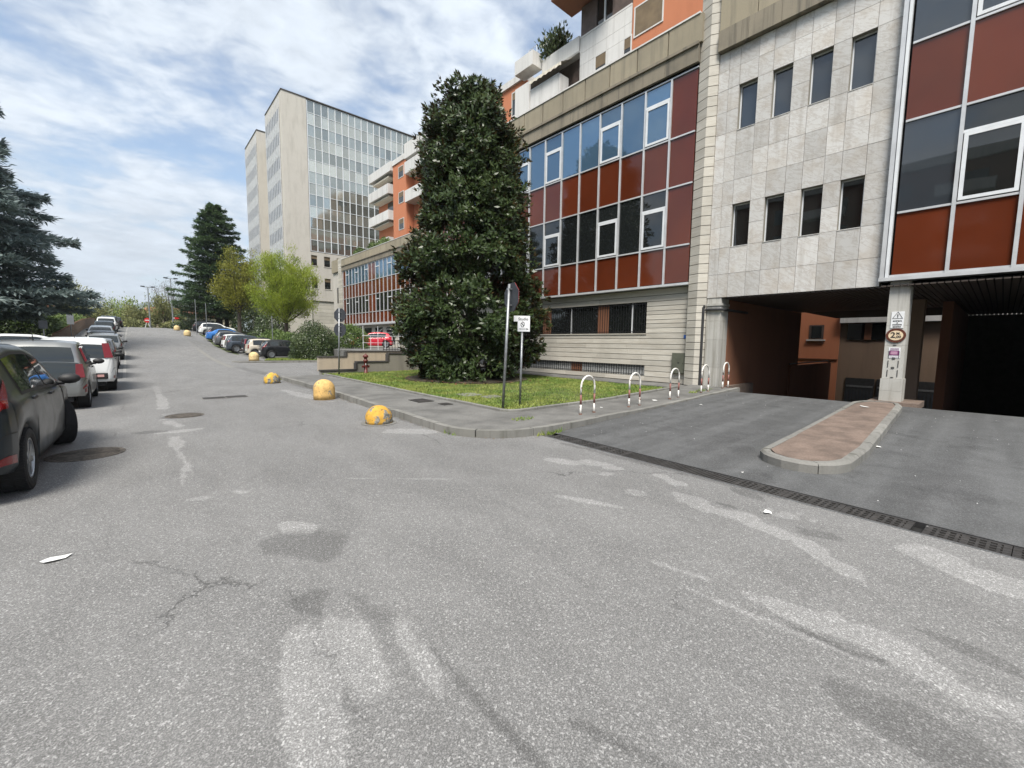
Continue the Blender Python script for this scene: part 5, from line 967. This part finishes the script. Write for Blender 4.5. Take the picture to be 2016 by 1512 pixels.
for x, y, rx, ry, h, l, m_ in ((-8.5, 40, 2.4, 6.0, 1.15, 'low clipped hedge nearest to the parked cars on the left', 'hedge_leaf'), (-7.3, 58, 2.4, 7.0, 1.5, 'clipped hedge above the brown fence, nearer half', 'hedge_leaf'), (-7.2, 76, 2.3, 9.0, 1.5, 'clipped hedge above the brown fence, farther half', 'juniper_leaf'), (-13, 52, 3.5, 12.0, 1.6, 'clipped hedge under the cedar', 'hedge_leaf')): bush('clipped_hedge', l, x, y, gh(x, y)-.1, rx, ry, h, 9000, m_, .2, 'hedge', 'hedges on the left', True)
# far trees beyond the crest
FT = [(-9.5, 118, 10, 3.6, 'far_leaf', 'pale green tree behind the row of parked cars'), (-14, 112, 8, 3.5, 'far_leaf', 'small pale tree beside the cedar'), (-4.5, 135, 9, 5, 'far_twig', 'brownish bare tree beyond the crest at left'), (-1, 118, 7.6, 4.0, 'far_leaf_green', 'bright green tree beyond the crest'), (1.5, 112, 5.0, 3.2, 'far_leaf', 'olive shrub-like tree beside the shorter lamp'), (6.0, 116, 11.5, 4.3, 'far_twig', 'bare brown tree beside the taller lamp'), (5.0, 110, 6.5, 3.0, 'far_leaf', 'low olive tree under the bare brown tree'), (9.6, 124, 10, 4, 'far_twig', 'bare purple-brown tree behind the conifer'), (-6, 108, 5.0, 3.0, 'far_leaf', 'low olive tree behind the dark cars'), (-20, 125, 9, 5, 'far_leaf', 'pale tree far left under the cedar branches')]
for x, y, h, r_, m_, l in FT: spray_tree('far_tree', l, x, y, gh(x, y)-.3, h, r_, h*.2, 3200 if m_ != 'far_twig' else 2600, m_, .42, 'bark', .9, 16, .55, .22 if m_ != 'far_twig' else .05, .4)
bush('roadside_scrub', 'low olive scrub at the far end of the road', 0, 106.5, gh(0, 106), 3.0, 1.6, 1.5, 3000, 'far_leaf', .4, 'bush'); bush('roadside_scrub', 'green scrub right of the no entry sign', 6.4, 107, gh(6, 107), 2.6, 1.6, 1.5, 3000, 'far_leaf', .4, 'bush')
# plants on the roofs
for x, y, z, r_, h, l in ((17.4, 16.6, 15.65, .9, 1.9, 'potted tree on the white roof terrace'),): spray_tree('terrace_plant', l, x, y, z, 2.2, .85, .7, 1500, 'shrub_leaf', .22, 'bark', .9, 14, .12, .22)
for x, y, l in ((21.2, 52.5, 'bushy plants on the far office roof edge, left'), (21.2, 48.4, 'bushy plants on the far office roof edge, middle'), (21.2, 45.6, 'yellow-green plant on the far office roof edge')): bush('roof_plant', l, x, y, 11.7, .6, 1.4, 1.1, 900, 'juniper_leaf' if y < 47 else 'hedge_leaf', .22, 'plant', 'plants on the far office roof')
# trees across the street, mirrored in the facade
for x, y, h, l in ((-17, 10, 10, 'bare tree across the street mirrored in the glass, northern'), (-19, -3, 11, 'bare tree across the street mirrored in the glass, southern')): spray_tree('street_tree', l, x, y, 0, h, 3.6, 2.6, 1500, 'far_twig', .5, 'bark_dark', .9, 22, .5, .05)
# far houses and hills
def house(x0, x1, y, h, label, roofm='roof_tile', wallm='orange_plaster'):
    t = thing('far_house', label, 'house', ((x0+x1)/2, y, 0)); box('wall', x0, x1, y, y+12, -1, h, wallm, t); xm = .0
    MB().add([(x0-.5, y-.6, h), (x1+.5, y-.6, h), (x1+.5, y+12.6, h), (x0-.5, y+12.6, h), (x0+2, y+6, h+2.6), (x1-2, y+6, h+2.6)], [(0, 1, 5, 4), (1, 2, 5), (2, 3, 4, 5), (3, 0, 4), (3, 2, 1, 0)]).build('roof', roofm, t)
    for i in range(int((x1-x0)/4)): box('window', x0+1.4+4*i, x0+2.6+4*i, y-.05, y-.002, h-2.4, h-1, 'dark_glass', t)
house(1, 22, 150, 7.6, 'long far house with red tiled roof behind the lamps', wallm='beige_render'); house(-26, -11, 165, 7.5, 'far house with red roof behind the pale trees', wallm='white_plaster')
b = MB(); pts = []
for i in range(121): x = -4200+70*i; pts.append((x, 200+60*math.sin(i*.19+.5)+40*math.sin(i*.53)+24*math.sin(i*1.3)+14*math.sin(i*2.7)+.012*abs(x)))
vv = []
for x, h in pts: vv += [(x, 2700, -5), (x, 3100, max(20, h)), (x, 3600, -5)]
b.add(vv, [(3*i+k, 3*i+3+k, 3*i+4+k, 3*i+1+k) for i in range(120) for k in (0, 1)]); tag(b.build('hills', 'hill_far', None, True), kind='structure')
# ================================================================ cars
def smooth_curve(pts, n=240, k=5):
    xs = np.linspace(pts[0][0], pts[-1][0], n); z = np.interp(xs, [p[0] for p in pts], [p[1] for p in pts]); ker = np.exp(-.5*(np.arange(-2*k, 2*k+1)/k)**2); ker /= ker.sum()
    zz = np.convolve(np.concatenate([2*z[0]-z[2*k:0:-1], z, 2*z[-1]-z[-2:-2*k-2:-1]]), ker, 'valid'); return lambda q: float(np.interp(q, xs, zz))
class Car:
    """local frame: +Y forward, rear bumper at y=0, z=0 ground"""
    def __init__(s, L, W, H, top, plan, belt, ax, rw=.31, sill=.2, ends=.30, tumble=.30, tyre_w=.20):
        s.L, s.W, s.H, s.ax, s.rw, s.tw, s.tumble = L, W, H, ax, rw, tyre_w, tumble
        s.ztop = smooth_curve(top, 400, 4); s.w = smooth_curve(plan, 400, 3); s.zb_ = smooth_curve([(0, ends), (.35, ends-.04), (.7, sill), (L-.9, sill), (L-.3, ends-.06), (L, ends)], 300, 3); s.belt_ = smooth_curve(belt, 300, 5)
    def zb(s, y):
        z = s.zb_(y); ra = s.rw+.055
        for a in s.ax:
            d = abs(y-a)
            if d < ra: z = max(z, s.rw+math.sqrt(ra*ra-d*d)*1.0-.01)
        return z
    def section(s, y):
        w = s.w(y); zt = s.ztop(y); zb = s.zb(y); zl = min(s.belt_(y), zt-.05); gl = max(0., zt-zl-.05); wt = w-.045-gl*s.tumble
        zm = zb+(zl-zb)*.5; zl2 = zl-.10*(zl-zb); r = min(.09, .6*max(.02, zt-zl))
        P = [(w-.05, zb), (w-.012, zb+.10*(zl-zb)), (w, zb+.32*(zl-zb)), (w+.004, zm+.05*(zl-zb)), (w-.008, zl-.16*(zl-zb)), (w-.022, zl2+.05*(zl-zb)), (w-.045, zl)]
        for f in (.25, .5, .75, 1.): P.append((w-.045+(wt-(w-.045))*f, zl+(zt-r-zl)*f))
        P += [(wt-.03, zt-r*.35), (wt-.10, zt-r*.05), (wt*.55, zt+.012), (0, zt+.02)]
        return P
    def S(s, y, v):
        P = s.section(y); v = min(max(v, 0), len(P)-1.0001); i = int(v); f = v-i; a, b = P[i], P[i+1]; return Vector((a[0]+(b[0]-a[0])*f, y, a[1]+(b[1]-a[1])*f))
    def stations(s):
        ys = set(np.linspace(0, s.L, 46)) | {0, .012, .03, .06, .1, .16, s.L-.012, s.L-.03, s.L-.06, s.L-.1, s.L-.17}
        for a in s.ax:
            ra = s.rw+.055; ys |= set(a+ra*np.sin(np.linspace(-math.pi/2, math.pi/2, 17))) | {a-ra-.004, a+ra+.004}
        ys = sorted(ys); out = [ys[0]]
        for q in ys[1:]:
            if q-out[-1] > .003: out.append(q)
        return out
    def body(s, mat):
        ys = s.stations(); n = 15; v = []; f = []
        for y in ys:
            P = s.section(y); v += [(p[0], y, p[1]) for p in P]+[(-p[0], y, p[1]) for p in P[:-1][::-1]]
        m = 2*n-1
        for j in range(len(ys)-1):
            for i in range(m-1): f.append((j*m+i, (j+1)*m+i, (j+1)*m+i+1, j*m+i+1))
        for j, flip in ((0, False), (len(ys)-1, True)):
            for i in range(n-1):
                a, b, c, d = j*m+i, j*m+i+1, j*m+m-2-i, j*m+m-1-i; q = (a, b, c, d) if b != c else (a, b, d); f.append(q if not flip else q[::-1])
        b = MB(); b.v = v; b.f = f; return b.mesh('body', mat, True)
    def patch(s, y0, y1, v0, v1, off=.005, nu=10, nv=7, side=1, name='window', mat='car_glass', rnd=.0):
        """y0,y1: (at v0, at v1) pairs"""
        b = MB(); V_ = []
        for j in range(nv+1):
            t = j/nv; v = v0+(v1-v0)*t; a = y0[0]+(y0[1]-y0[0])*t; c = y1[0]+(y1[1]-y1[0])*t
            for i in range(nu+1):
                y = a+(c-a)*i/nu; p = s.S(y, v); e = 1e-3; du = s.S(min(s.L, y+.01), v)-s.S(max(0, y-.01), v); dv = s.S(y, v+.05)-s.S(y, v-.05); nn = dv.cross(du); 
                if nn.length < 1e-9: nn = Vector((1, 0, 0))
                nn.normalize()
                if nn.x*1.0+nn.z*.3-(.6*nn.y if y < .6 else -.6*nn.y if y > s.L-.6 else 0) < 0: nn = -nn
                p = p+nn*off; V_.append((p.x*side, p.y, p.z))
        F_ = [(j*(nu+1)+i, j*(nu+1)+i+1, (j+1)*(nu+1)+i+1, (j+1)*(nu+1)+i) for j in range(nv) for i in range(nu)]
        if side > 0: F_ = [q for q in F_]
        else: F_ = [q[::-1] for q in F_]
        b.v = V_; b.f = F_; return b.mesh(name, mat, True)
    def across(s, y0, y1, vs, off=.005, nu=14, nv=8, name='rear_window', mat='car_glass'):
        b = MB(); V_ = []
        for j in range(nv+1):
            y = y0+(y1-y0)*j/nv
            for i in range(nu+1):
                u = -1+2*i/nu; v = 14-(14-vs)*abs(u); p = s.S(y, v); q = s.S(y+.01, v)-s.S(y-.01, v); nn = Vector((0, -q.z, q.y)); nn.normalize()
                if nn.z < 0: nn = -nn
                p += nn*off; V_.append((p.x*(1 if u >= 0 else -1), p.y, p.z))
        b.v = V_; b.f = [(j*(nu+1)+i, j*(nu+1)+i+1, (j+1)*(nu+1)+i+1, (j+1)*(nu+1)+i) for j in range(nv) for i in range(nu)]; return b.mesh(name, mat, True)
def tyre_mesh(r, w, tread):
    prof = [(r*.66, -w*.46), (r*.80, -w*.52), (r*.93, -w*.5), (r*.985, -w*.42), (r, -w*.25), (r, w*.25), (r*.985, w*.42), (r*.93, w*.5), (r*.80, w*.52), (r*.66, w*.46)]
    m = Matrix.Rotation(math.pi/2, 4, 'Y'); b = MB(); seg = 36; v = []; f = []
    for q, z in prof:
        for k in range(seg): a = 2*math.pi*k/seg; v.append(m @ Vector((q*math.cos(a), q*math.sin(a), z)))
    for i in range(len(prof)-1):
        for k in range(seg): f.append((i*seg+k, i*seg+(k+1) % seg, (i+1)*seg+(k+1) % seg, (i+1)*seg+k))
    b.add(v, f)
    if tread:
        for k in range(seg*2):
            a = 2*math.pi*k/(seg*2)
            for s in (-1, 1): b.box(-.5*w*.95 if s < 0 else .01, -.01 if s < 0 else .5*w*.95, -.007, .007, r-.012, r+.005, Matrix.Rotation(a, 4, 'X') @ Matrix.Rotation(s*.18, 4, 'Z'))
    return b.mesh('tyre', 'tyre', not tread)
def rim_mesh(r, w, sp):
    b = MB(); m = Matrix.Rotation(math.pi/2, 4, 'Y'); b.lathe([(r*.67, -w*.3), (r*.67, w*.44), (r*.61, w*.44), (r*.58, w*.30), (r*.2, w*.16), (0.01, w*.16)], 30, m)
    for k in range(sp):
        q = Matrix.Rotation(2*math.pi*k/sp, 4, 'X'); b.box(w*.20, w*.40, -r*.075, r*.075, r*.10, r*.62, q)
    b.lathe([(r*.17, w*.1), (r*.17, w*.42), (r*.08, w*.44)], 14, m); return b.mesh('rim', 'rim_metal')
def mirror_mesh(mat, side):
    b = MB(); n = 10; v = []; f = []
    for i in range(7):
        a = -math.pi/2+math.pi*i/6; r = math.cos(a)
        for k in range(n): t_ = 2*math.pi*k/n; v.append((side*(.14+.115*math.sin(a)), .075*r*math.cos(t_)+.02, .075*max(.05, r)*math.sin(t_)+.05))
    for i in range(6):
        for k in range(n): f.append((i*n+k, i*n+(k+1) % n, (i+1)*n+(k+1) % n, (i+1)*n+k))
    b.add(v, f); b.box(min(0, side*.09)-.0, max(0, side*.09), -.02, .045, -.03, .02); return b.mesh('mirror', mat, True)
HATCH = dict(L=4.06, W=1.70, H=1.49, top=[(0, .62), (.03, .80), (.09, .97), (.30, 1.22), (.46, 1.385), (.62, 1.44), (1.1, 1.485), (1.8, 1.47), (2.25, 1.38), (2.98, 1.02), (3.15, .98), (3.7, .84), (3.93, .70), (4.06, .52)], plan=[(0, .60), (.04, .71), (.14, .79), (.4, .835), (1.2, .85), (2.6, .85), (3.3, .83), (3.75, .74), (3.95, .62), (4.06, .48)], belt=[(0, .95), (1.0, .96), (2.6, .90), (4.06, .80)], ax=(.66, 3.2), rw=.315)
CITY = dict(L=3.55, W=1.64, H=1.49, top=[(0, .60), (.02, .85), (.05, 1.0), (.22, 1.33), (.32, 1.44), (.8, 1.48), (1.6, 1.47), (2.05, 1.38), (2.75, 1.02), (2.92, .98), (3.3, .85), (3.47, .70), (3.55, .52)], plan=[(0, .66), (.03, .745), (.1, .79), (.4, .815), (1.2, .82), (2.5, .82), (3.1, .76), (3.4, .62), (3.55, .46)], belt=[(0, .96), (1.0, .95), (2.2, .88), (3.55, .80)], ax=(.52, 2.93), rw=.30, tumble=.24)
TALL = dict(L=3.68, W=1.66, H=1.56, top=[(0, .60), (.02, .86), (.04, 1.0), (.13, 1.36), (.22, 1.49), (.7, 1.55), (1.7, 1.55), (2.1, 1.46), (2.78, 1.06), (2.95, 1.02), (3.45, .88), (3.6, .70), (3.68, .52)], plan=[(0, .68), (.03, .76), (.1, .80), (.4, .825), (1.2, .83), (2.6, .83), (3.2, .78), (3.5, .64), (3.68, .48)], belt=[(0, .99), (1.5, .97), (2.3, .94), (3.68, .82)], ax=(.60, 2.90), rw=.30, tumble=.20)
SUV = dict(L=4.3, W=1.80, H=1.63, top=[(0, .66), (.03, .92), (.08, 1.08), (.28, 1.42), (.42, 1.54), (1.0, 1.62), (2.0, 1.60), (2.4, 1.50), (3.05, 1.13), (3.25, 1.08), (3.95, .96), (4.2, .76), (4.3, .56)], plan=[(0, .68), (.04, .79), (.14, .85), (.4, .885), (1.2, .90), (3.0, .90), (3.8, .82), (4.1, .7), (4.3, .52)], belt=[(0, 1.05), (1.5, 1.03), (2.6, .98), (4.3, .88)], ax=(.75, 3.36), rw=.34, sill=.26, ends=.34, tumble=.26)
SEDAN = dict(L=4.4, W=1.78, H=1.44, top=[(0, .64), (.03, .86), (.08, .99), (.45, 1.03), (.85, 1.28), (1.15, 1.39), (1.7, 1.44), (2.2, 1.42), (2.6, 1.31), (3.2, .99), (3.4, .95), (4.05, .82), (4.3, .66), (4.4, .5)], plan=[(0, .64), (.04, .75), (.14, .83), (.4, .87), (1.2, .89), (3.0, .88), (3.9, .8), (4.2, .66), (4.4, .48)], belt=[(0, .96), (1.0, .95), (2.6, .89), (4.4, .78)], ax=(.85, 3.5), rw=.325, tumble=.34)
STY = {'hatch': dict(win=[((1.92, 1.78), (2.86, 2.24)), ((.74, .66), (1.87, 1.73))], rear=(.115, .43), ws=(2.28, 2.95), tail=((.012, .10), (.20, .42), 4.6, 8.6), handle=2.0, hy=(1.02,)),
       'hatch3': dict(win=[((1.50, 1.40), (2.86, 2.24)), ((.62, .60), (1.45, 1.35))], rear=(.115, .43), ws=(2.28, 2.95), tail=((.012, .12), (.16, .40), 4.6, 9.0), handle=1.6, hy=()),
       'city': dict(win=[((1.55, 1.42), (2.66, 2.05)), ((.42, .42), (1.50, 1.37))], rear=(.075, .23), ws=(2.08, 2.72), tail=((.005, .02), (.10, .15), 3.4, 6.8), handle=1.65, hy=(.75,)),
       'tall': dict(win=[((1.62, 1.5), (2.68, 2.10)), ((.36, .34), (1.57, 1.45))], rear=(.046, .14), ws=(2.14, 2.75), tail=((.03, .07), (.15, .19), 6.2, 10.4), handle=1.7, hy=(.85,)),
       'suv': dict(win=[((1.95, 1.8), (2.96, 2.38)), ((.85, .8), (1.9, 1.75)), ((.40, .46), (.80, .75))], rear=(.10, .36), ws=(2.44, 3.02), tail=((.01, .05), (.22, .30), 4.3, 6.6), handle=2.1, hy=(1.1,)),
       'sedan': dict(win=[((2.0, 1.9), (3.02, 2.5)), ((1.0, 1.15), (1.95, 1.85))], rear=(.50, 1.02), ws=(2.55, 3.15), tail=((.012, .04), (.30, .22), 4.0, 6.2), handle=2.1, hy=(1.2,))}
SPEC = {'hatch': HATCH, 'hatch3': HATCH, 'city': CITY, 'tall': TALL, 'suv': SUV, 'sedan': SEDAN}
_carc = {}
def car(kind, paintm, label, x, y, rz=0, z=None, group='parked cars', steer=0., sp=5, near=False, plasticm=None, hatch_black=False, rails=False, aerial=False, pitch=None):
    sp_ = SPEC[kind]; st = STY[kind]
    key = kind
    if key not in _carc: _carc[key] = Car(**sp_)
    c = _carc[key]
    def mesh(k, fn):
        kk = (kind, near)+k
        if kk not in _carc: _carc[kk] = fn()
        return _carc[kk]
    if z is None: z = gh(x, y)
    if pitch is None:
        fx, fy = -math.sin(rz), math.cos(rz); pitch = math.atan2(gh(x+fx*c.L, y+fy*c.L)-gh(x, y), c.L)
    root = bpy.data.objects.new('parked_car', None); root.empty_display_size = .3; RW = Matrix.Translation((x, y, z)) @ Matrix.Rotation(rz, 4, 'Z') @ Matrix.Rotation(pitch, 4, 'X'); put(root, None, RW); tag(root, label, 'car', group)
    def part(name, me, loc=(0, 0, 0), rot=None, parent=None):
        m = Matrix.Translation(loc)
        if rot is not None: m = m @ rot
        o = bpy.data.objects.new(name, me); COL.objects.link(o); o.parent = parent or root; o.matrix_basis = m; WM[o.name] = RW @ m; return o
    bd = part('body', mesh(('body', paintm), lambda: c.body(paintm)))
    def under():
        b = MB(); w = c.W/2-.26; b.box(-w, w, .12, c.L-.15, .17, .62); b.box(-c.W/2+.07, c.W/2-.07, c.ax[0]+c.rw+.08, c.ax[1]-c.rw-.08, .20, .5); b.box(-c.W/2+.22, c.W/2-.22, .08, c.L-.12, .3, .62)
        for a in c.ax: b.box(-c.W/2+.05, c.W/2-.05, a-c.rw-.05, a+c.rw+.05, .62, .70)
        return b.mesh('underbody', 'black_plastic')
    part('underbody', mesh(('under',), under))
    for s in (-1, 1):
        for i, (a, b) in enumerate(st['win']):
            part('window_seal', mesh(('seal', i, s), lambda: c.patch((a[0]-.03, a[1]-.03), (b[0]+.05, b[1]+.05), 6.05, 10.0, .003, 12, 6, s, 'window_seal', 'black_plastic')))
            part('side_window', mesh(('win', i, s), lambda: c.patch((a[0]+.015, a[1]+.02), (b[0]-.01, b[1]-.005), 6.35, 9.7, .007, 12, 6, s, 'side_window', 'car_glass')))
        y0, y1, v0, v1 = st['tail']
        if kind not in ('tall', 'city'): part('tail_light', mesh(('tail', s), lambda: c.patch((y0[0], y1[0]), (y0[1]+.10, y1[1]), v0, v1, .006, 8, 8, s, 'tail_light', 'tail_lamp')))
        part('headlight', mesh(('head', s), lambda: c.patch((c.L-.42, c.L-.30), (c.L-.10, c.L-.16), 3.6, 6.0, .006, 8, 6, s, 'headlight', 'head_lamp')))
        ym = st['win'][0][1][0]-.05; mz = c.S(ym, 6.3); part('mirror', mesh(('mir', s), lambda: mirror_mesh('black_plastic', s)), (s*(mz.x-.02), ym, mz.z+.03))
        for q in [st['handle']]+[h+.0 for h in st['hy']]:
            pz = c.S(q, 5.2); part('door_handle', mesh(('hdl',), lambda: MB().box(-.018, .018, -.09, .09, -.013, .013).mesh('door_handle', 'black_plastic' if plasticm is None else plasticm)), (s*(pz.x+.012), q, pz.z-.03))
        if near:
            for q in [st['win'][0][0][0]-.02, st['win'][0][1][0]-.03]+([st['win'][1][0][0]+.28] if len(st['hy']) else []):
                part('door_seam', mesh(('seam', round(q, 2), s), lambda: c.patch((q, q-.0), (q+.009, q+.009), .4, 6.1, .0025, 1, 14, s, 'door_seam', 'rubber_gasket')))
            part('sill_trim', mesh(('sill', s), lambda: c.patch((c.ax[0]+c.rw+.10,)*2, (c.ax[1]-c.rw-.10,)*2, .05, .75, .006, 8, 2, s, 'sill_trim', 'black_plastic')))
            part('bumper_seam', mesh(('bseam', s), lambda: c.patch((.02, .02), (c.ax[0]-c.rw-.07,)*2, 3.0, 3.06, .0025, 8, 1, s, 'bumper_seam', 'rubber_gasket')))
            part('reflector', mesh(('refl', s), lambda: c.patch((.06, .06), (.26, .24), 1.15, 1.7, .005, 5, 2, s, 'reflector', 'tail_lamp')))
        for i, a in enumerate(c.ax):
            rot = Matrix.Rotation(math.pi if s < 0 else 0, 4, 'Z')
            if i == 1 and steer: rot = Matrix.Rotation(steer, 4, 'Z') @ rot
            ty = part('tyre', mesh(('tyre',), lambda: tyre_mesh(c.rw, c.tw, near)), (s*(c.W/2-c.tw*.5-.015), a, c.rw), rot); rm = bpy.data.objects.new('rim', mesh(('rim', sp), lambda: rim_mesh(c.rw, c.tw, sp))); COL.objects.link(rm); rm.parent = ty
    part('rear_window', mesh(('rear', hatch_black), lambda: c.across(st['rear'][0], st['rear'][1], 12.0, .007)))
    part('windscreen', mesh(('ws',), lambda: c.across(st['ws'][0], st['ws'][1], 11.6, .007, name='windscreen')))
    part('number_plate', mesh(('plate',), lambda: MB().box(-.26, .26, -.012, .0, -.055, .055).mesh('number_plate', 'sign_white')), (0, -.005 if kind != 'sedan' else -.006, .55 if kind != 'sedan' else .6))
    if kind == 'tall':
        part('bumper_insert', mesh(('ins',), lambda: MB().prism([(x_*.62, y_) for x_, y_ in [(-1, -.04), (1, -.04), (1.12, .06), (-1.12, .06)]], -.085, .085).mesh('bumper_insert', 'black_plastic')), (0, 0.0, .46))
        for s in (-1, 1): part('fog_light', mesh(('fog',), lambda: MB().box(-.07, .07, -.035, .0, -.035, .035).mesh('fog_light', 'fog_lamp')), (s*.5, -.02, .47))
        part('wiper', mesh(('wip',), lambda: MB().box(-.02, .3, -.02, .0, -.012, .012).mesh('wiper', 'black_plastic')), (0, .05, 1.06))
    LB = {'tall': (.985, 1.40, .028, .135, .60, .785, .56, .705), 'city': (.70, .99, -.008, .03, .63, .775, .64, .745)}.get(kind)
    if LB:
        z0, z1, ya, yb, xa, xb, xc, xd = LB
        for s in (-1, 1):
            def lb():
                b = MB(); v = [(s*xa, ya-.012, z0), (s*xb, ya+.02, z0), (s*xb, ya+.10, z0), (s*xa, ya+.10, z0), (s*xc, yb-.012, z1), (s*xd, yb+.02, z1), (s*xd, yb+.10, z1), (s*xc, yb+.10, z1)]
                b.add(v, [(0, 1, 5, 4), (1, 2, 6, 5), (2, 3, 7, 6), (3, 0, 4, 7), (0, 3, 2, 1), (4, 5, 6, 7)]); return b.mesh('tail_light', 'tail_lamp')
            part('tail_light', mesh(('lb', s), lb))
    if hatch_black:
        def hb():
            b = MB(); V_ = []; nu, nv = 12, 6
            for j in range(nv+1):
                yy = .004+(.07-.004)*j/nv
                for i in range(nu+1): u = -1+2*i/nu; p = c.S(yy, 14-3.4*abs(u)); V_.append((p.x*(1 if u >= 0 else -1)*.98, p.y-.012, p.z+.004))
            b.v = V_; b.f = [(j*(nu+1)+i, j*(nu+1)+i+1, (j+1)*(nu+1)+i+1, (j+1)*(nu+1)+i) for j in range(nv) for i in range(nu)]; return b.mesh('hatch_panel', 'car_glass', True)
        part('hatch_panel', mesh(('hb',), hb))
        for s in (-1, 1): part('reflector', mesh(('rr', s), lambda: c.patch((.03, .03), (.2, .22), 1.9, 2.3, .006, 4, 2, s, 'reflector', 'tail_lamp')))
    if rails:
        for s in (-1, 1): part('roof_rail', mesh(('rail', s), lambda: MB().tube([(s*.52, .75, c.ztop(.75)+.0), (s*.54, .9, c.ztop(.9)+.05), (s*.55, 1.6, c.ztop(1.6)+.06), (s*.54, 2.1, c.ztop(2.1)+.05), (s*.52, 2.2, c.ztop(2.2)+.0)], .018, 6).mesh('roof_rail', 'black_plastic')))
    if aerial: part('aerial', mesh(('aer',), lambda: MB().tube([(0, 0, 0), (0, -.08, .22)], [.01, .005], 6).mesh('aerial', 'black_plastic')), (0, .55, c.ztop(.55)+.01))
    return root
GL = 'cars parked along the left side'; GR = 'cars in the parking lot'
car('hatch', 'paint_charcoal', 'charcoal hatchback at the left edge, front wheel turned', -1.70, 5.86, R(-1.5), None, GL, R(24), 7, True)
car('city', 'paint_silver', 'silver city car with black glass tailgate behind the charcoal car', -1.60, 12.98, 0, None, GL, 0, 5, True, None, True, False, True)
car('tall', 'paint_white', 'white boxy hatchback, third in the left row', -1.26, 17.0, R(1), None, GL, 0, 6, True, None, False, False, True)
car('hatch', 'paint_black', 'dark car directly beyond the white boxy hatchback', -1.42, 22.0, 0, None, GL)
car('hatch', 'paint_grey', 'grey hatchback, fifth in the left row', -1.45, 28.4, 0, None, GL)
car('sedan', 'paint_black', 'black low car just in front of the white saloon', -1.75, 44.0, 0, None, GL)
car('suv', 'paint_silver', 'silver car with black roof rails in the left row', -1.4, 36.2, 0, None, GL, rails=True)
car('sedan', 'paint_white', 'white low saloon halfway up the left row', -2.1, 51.0, 0, None, GL)
car('hatch', 'paint_charcoal', 'dark car with red lights beyond the white saloon', -2.15, 59, 0, None, GL); car('suv', 'paint_white', 'white tall car near the top of the left row', -2.2, 66, 0, None, GL); car('suv', 'paint_black', 'black tall car near the top of the left row', -2.2, 73.5, 0, None, GL); car('hatch', 'paint_black', 'last dark car of the left row before the crest', -1.9, 82, 0, None, GL)
QR = R(-90)
car('hatch3', 'paint_black', 'black hatchback nearest to the round bush in the parking lot', 7.5, 39.0, QR, None, GR, 0, 8); car('city', 'paint_cream', 'cream small car between the black and the dark car', 7.05, 41.8, QR, None, GR); car('tall', 'paint_charcoal', 'dark small car behind the cream car', 7.2, 44.4, QR, None, GR); car('suv', 'paint_greyblue', 'slate blue tall car in the middle of the parking lot', 6.3, 47.2, QR, None, GR, 0, 5)
car('tall', 'paint_white', 'white car beyond the slate blue car in the parking lot', 6.45, 50.3, QR, None, GR); car('suv', 'paint_grey', 'dark grey car beyond the white one in the parking lot', 6.2, 53.6, QR, None, GR); car('hatch', 'paint_silver', 'silver car between the grey car and the blue car', 6.5, 56.6, QR, None, GR); car('sedan', 'paint_blue', 'bright blue car at the far end of the parking row', 6.2, 60.2, QR, None, GR)
car('hatch', 'paint_black', 'dark car beyond the bright blue car', 6.6, 63.2, QR, None, GR); car('suv', 'paint_white', 'white car under the conifer beyond the parking row', 6.6, 71, QR, None, GR); car('suv', 'paint_black', 'black car in the shade of the conifer', 6.4, 77, QR, None, GR)
car('hatch', 'paint_red', 'red hatchback on the terrace behind the white railing', 19.2, 39.6, R(62), .95, 'cars on the terrace', pitch=0); car('city', 'paint_white', 'white car half hidden behind the red hatchback', 18.4, 44.0, R(70), .95, 'cars on the terrace', pitch=0)
car('suv', 'paint_white', 'white car parked in front of the hedge at far left', -5.6, 31, R(-80), None, 'cars on the far left', pitch=0)
# ================================================================ air
hz = MB().box(-4300, 4300, -3300, 4300, -9, 460); mv = bpy.data.materials.new('haze'); mv.use_nodes = True; N = mv.node_tree.nodes; N.clear(); o_ = N.new('ShaderNodeOutputMaterial'); pv = N.new('ShaderNodeVolumePrincipled')
pv.inputs['Color'].default_value = (.80, .88, .97, 1); pv.inputs['Density'].default_value = .00022; pv.inputs['Anisotropy'].default_value = .2; mv.node_tree.links.new(pv.outputs[0], o_.inputs['Volume']); M['haze'] = mv
tag(hz.build('haze', 'haze', None, org=(0, 0, -9)), 'thin pale air between the camera and the far hills', 'haze', None, 'stuff')
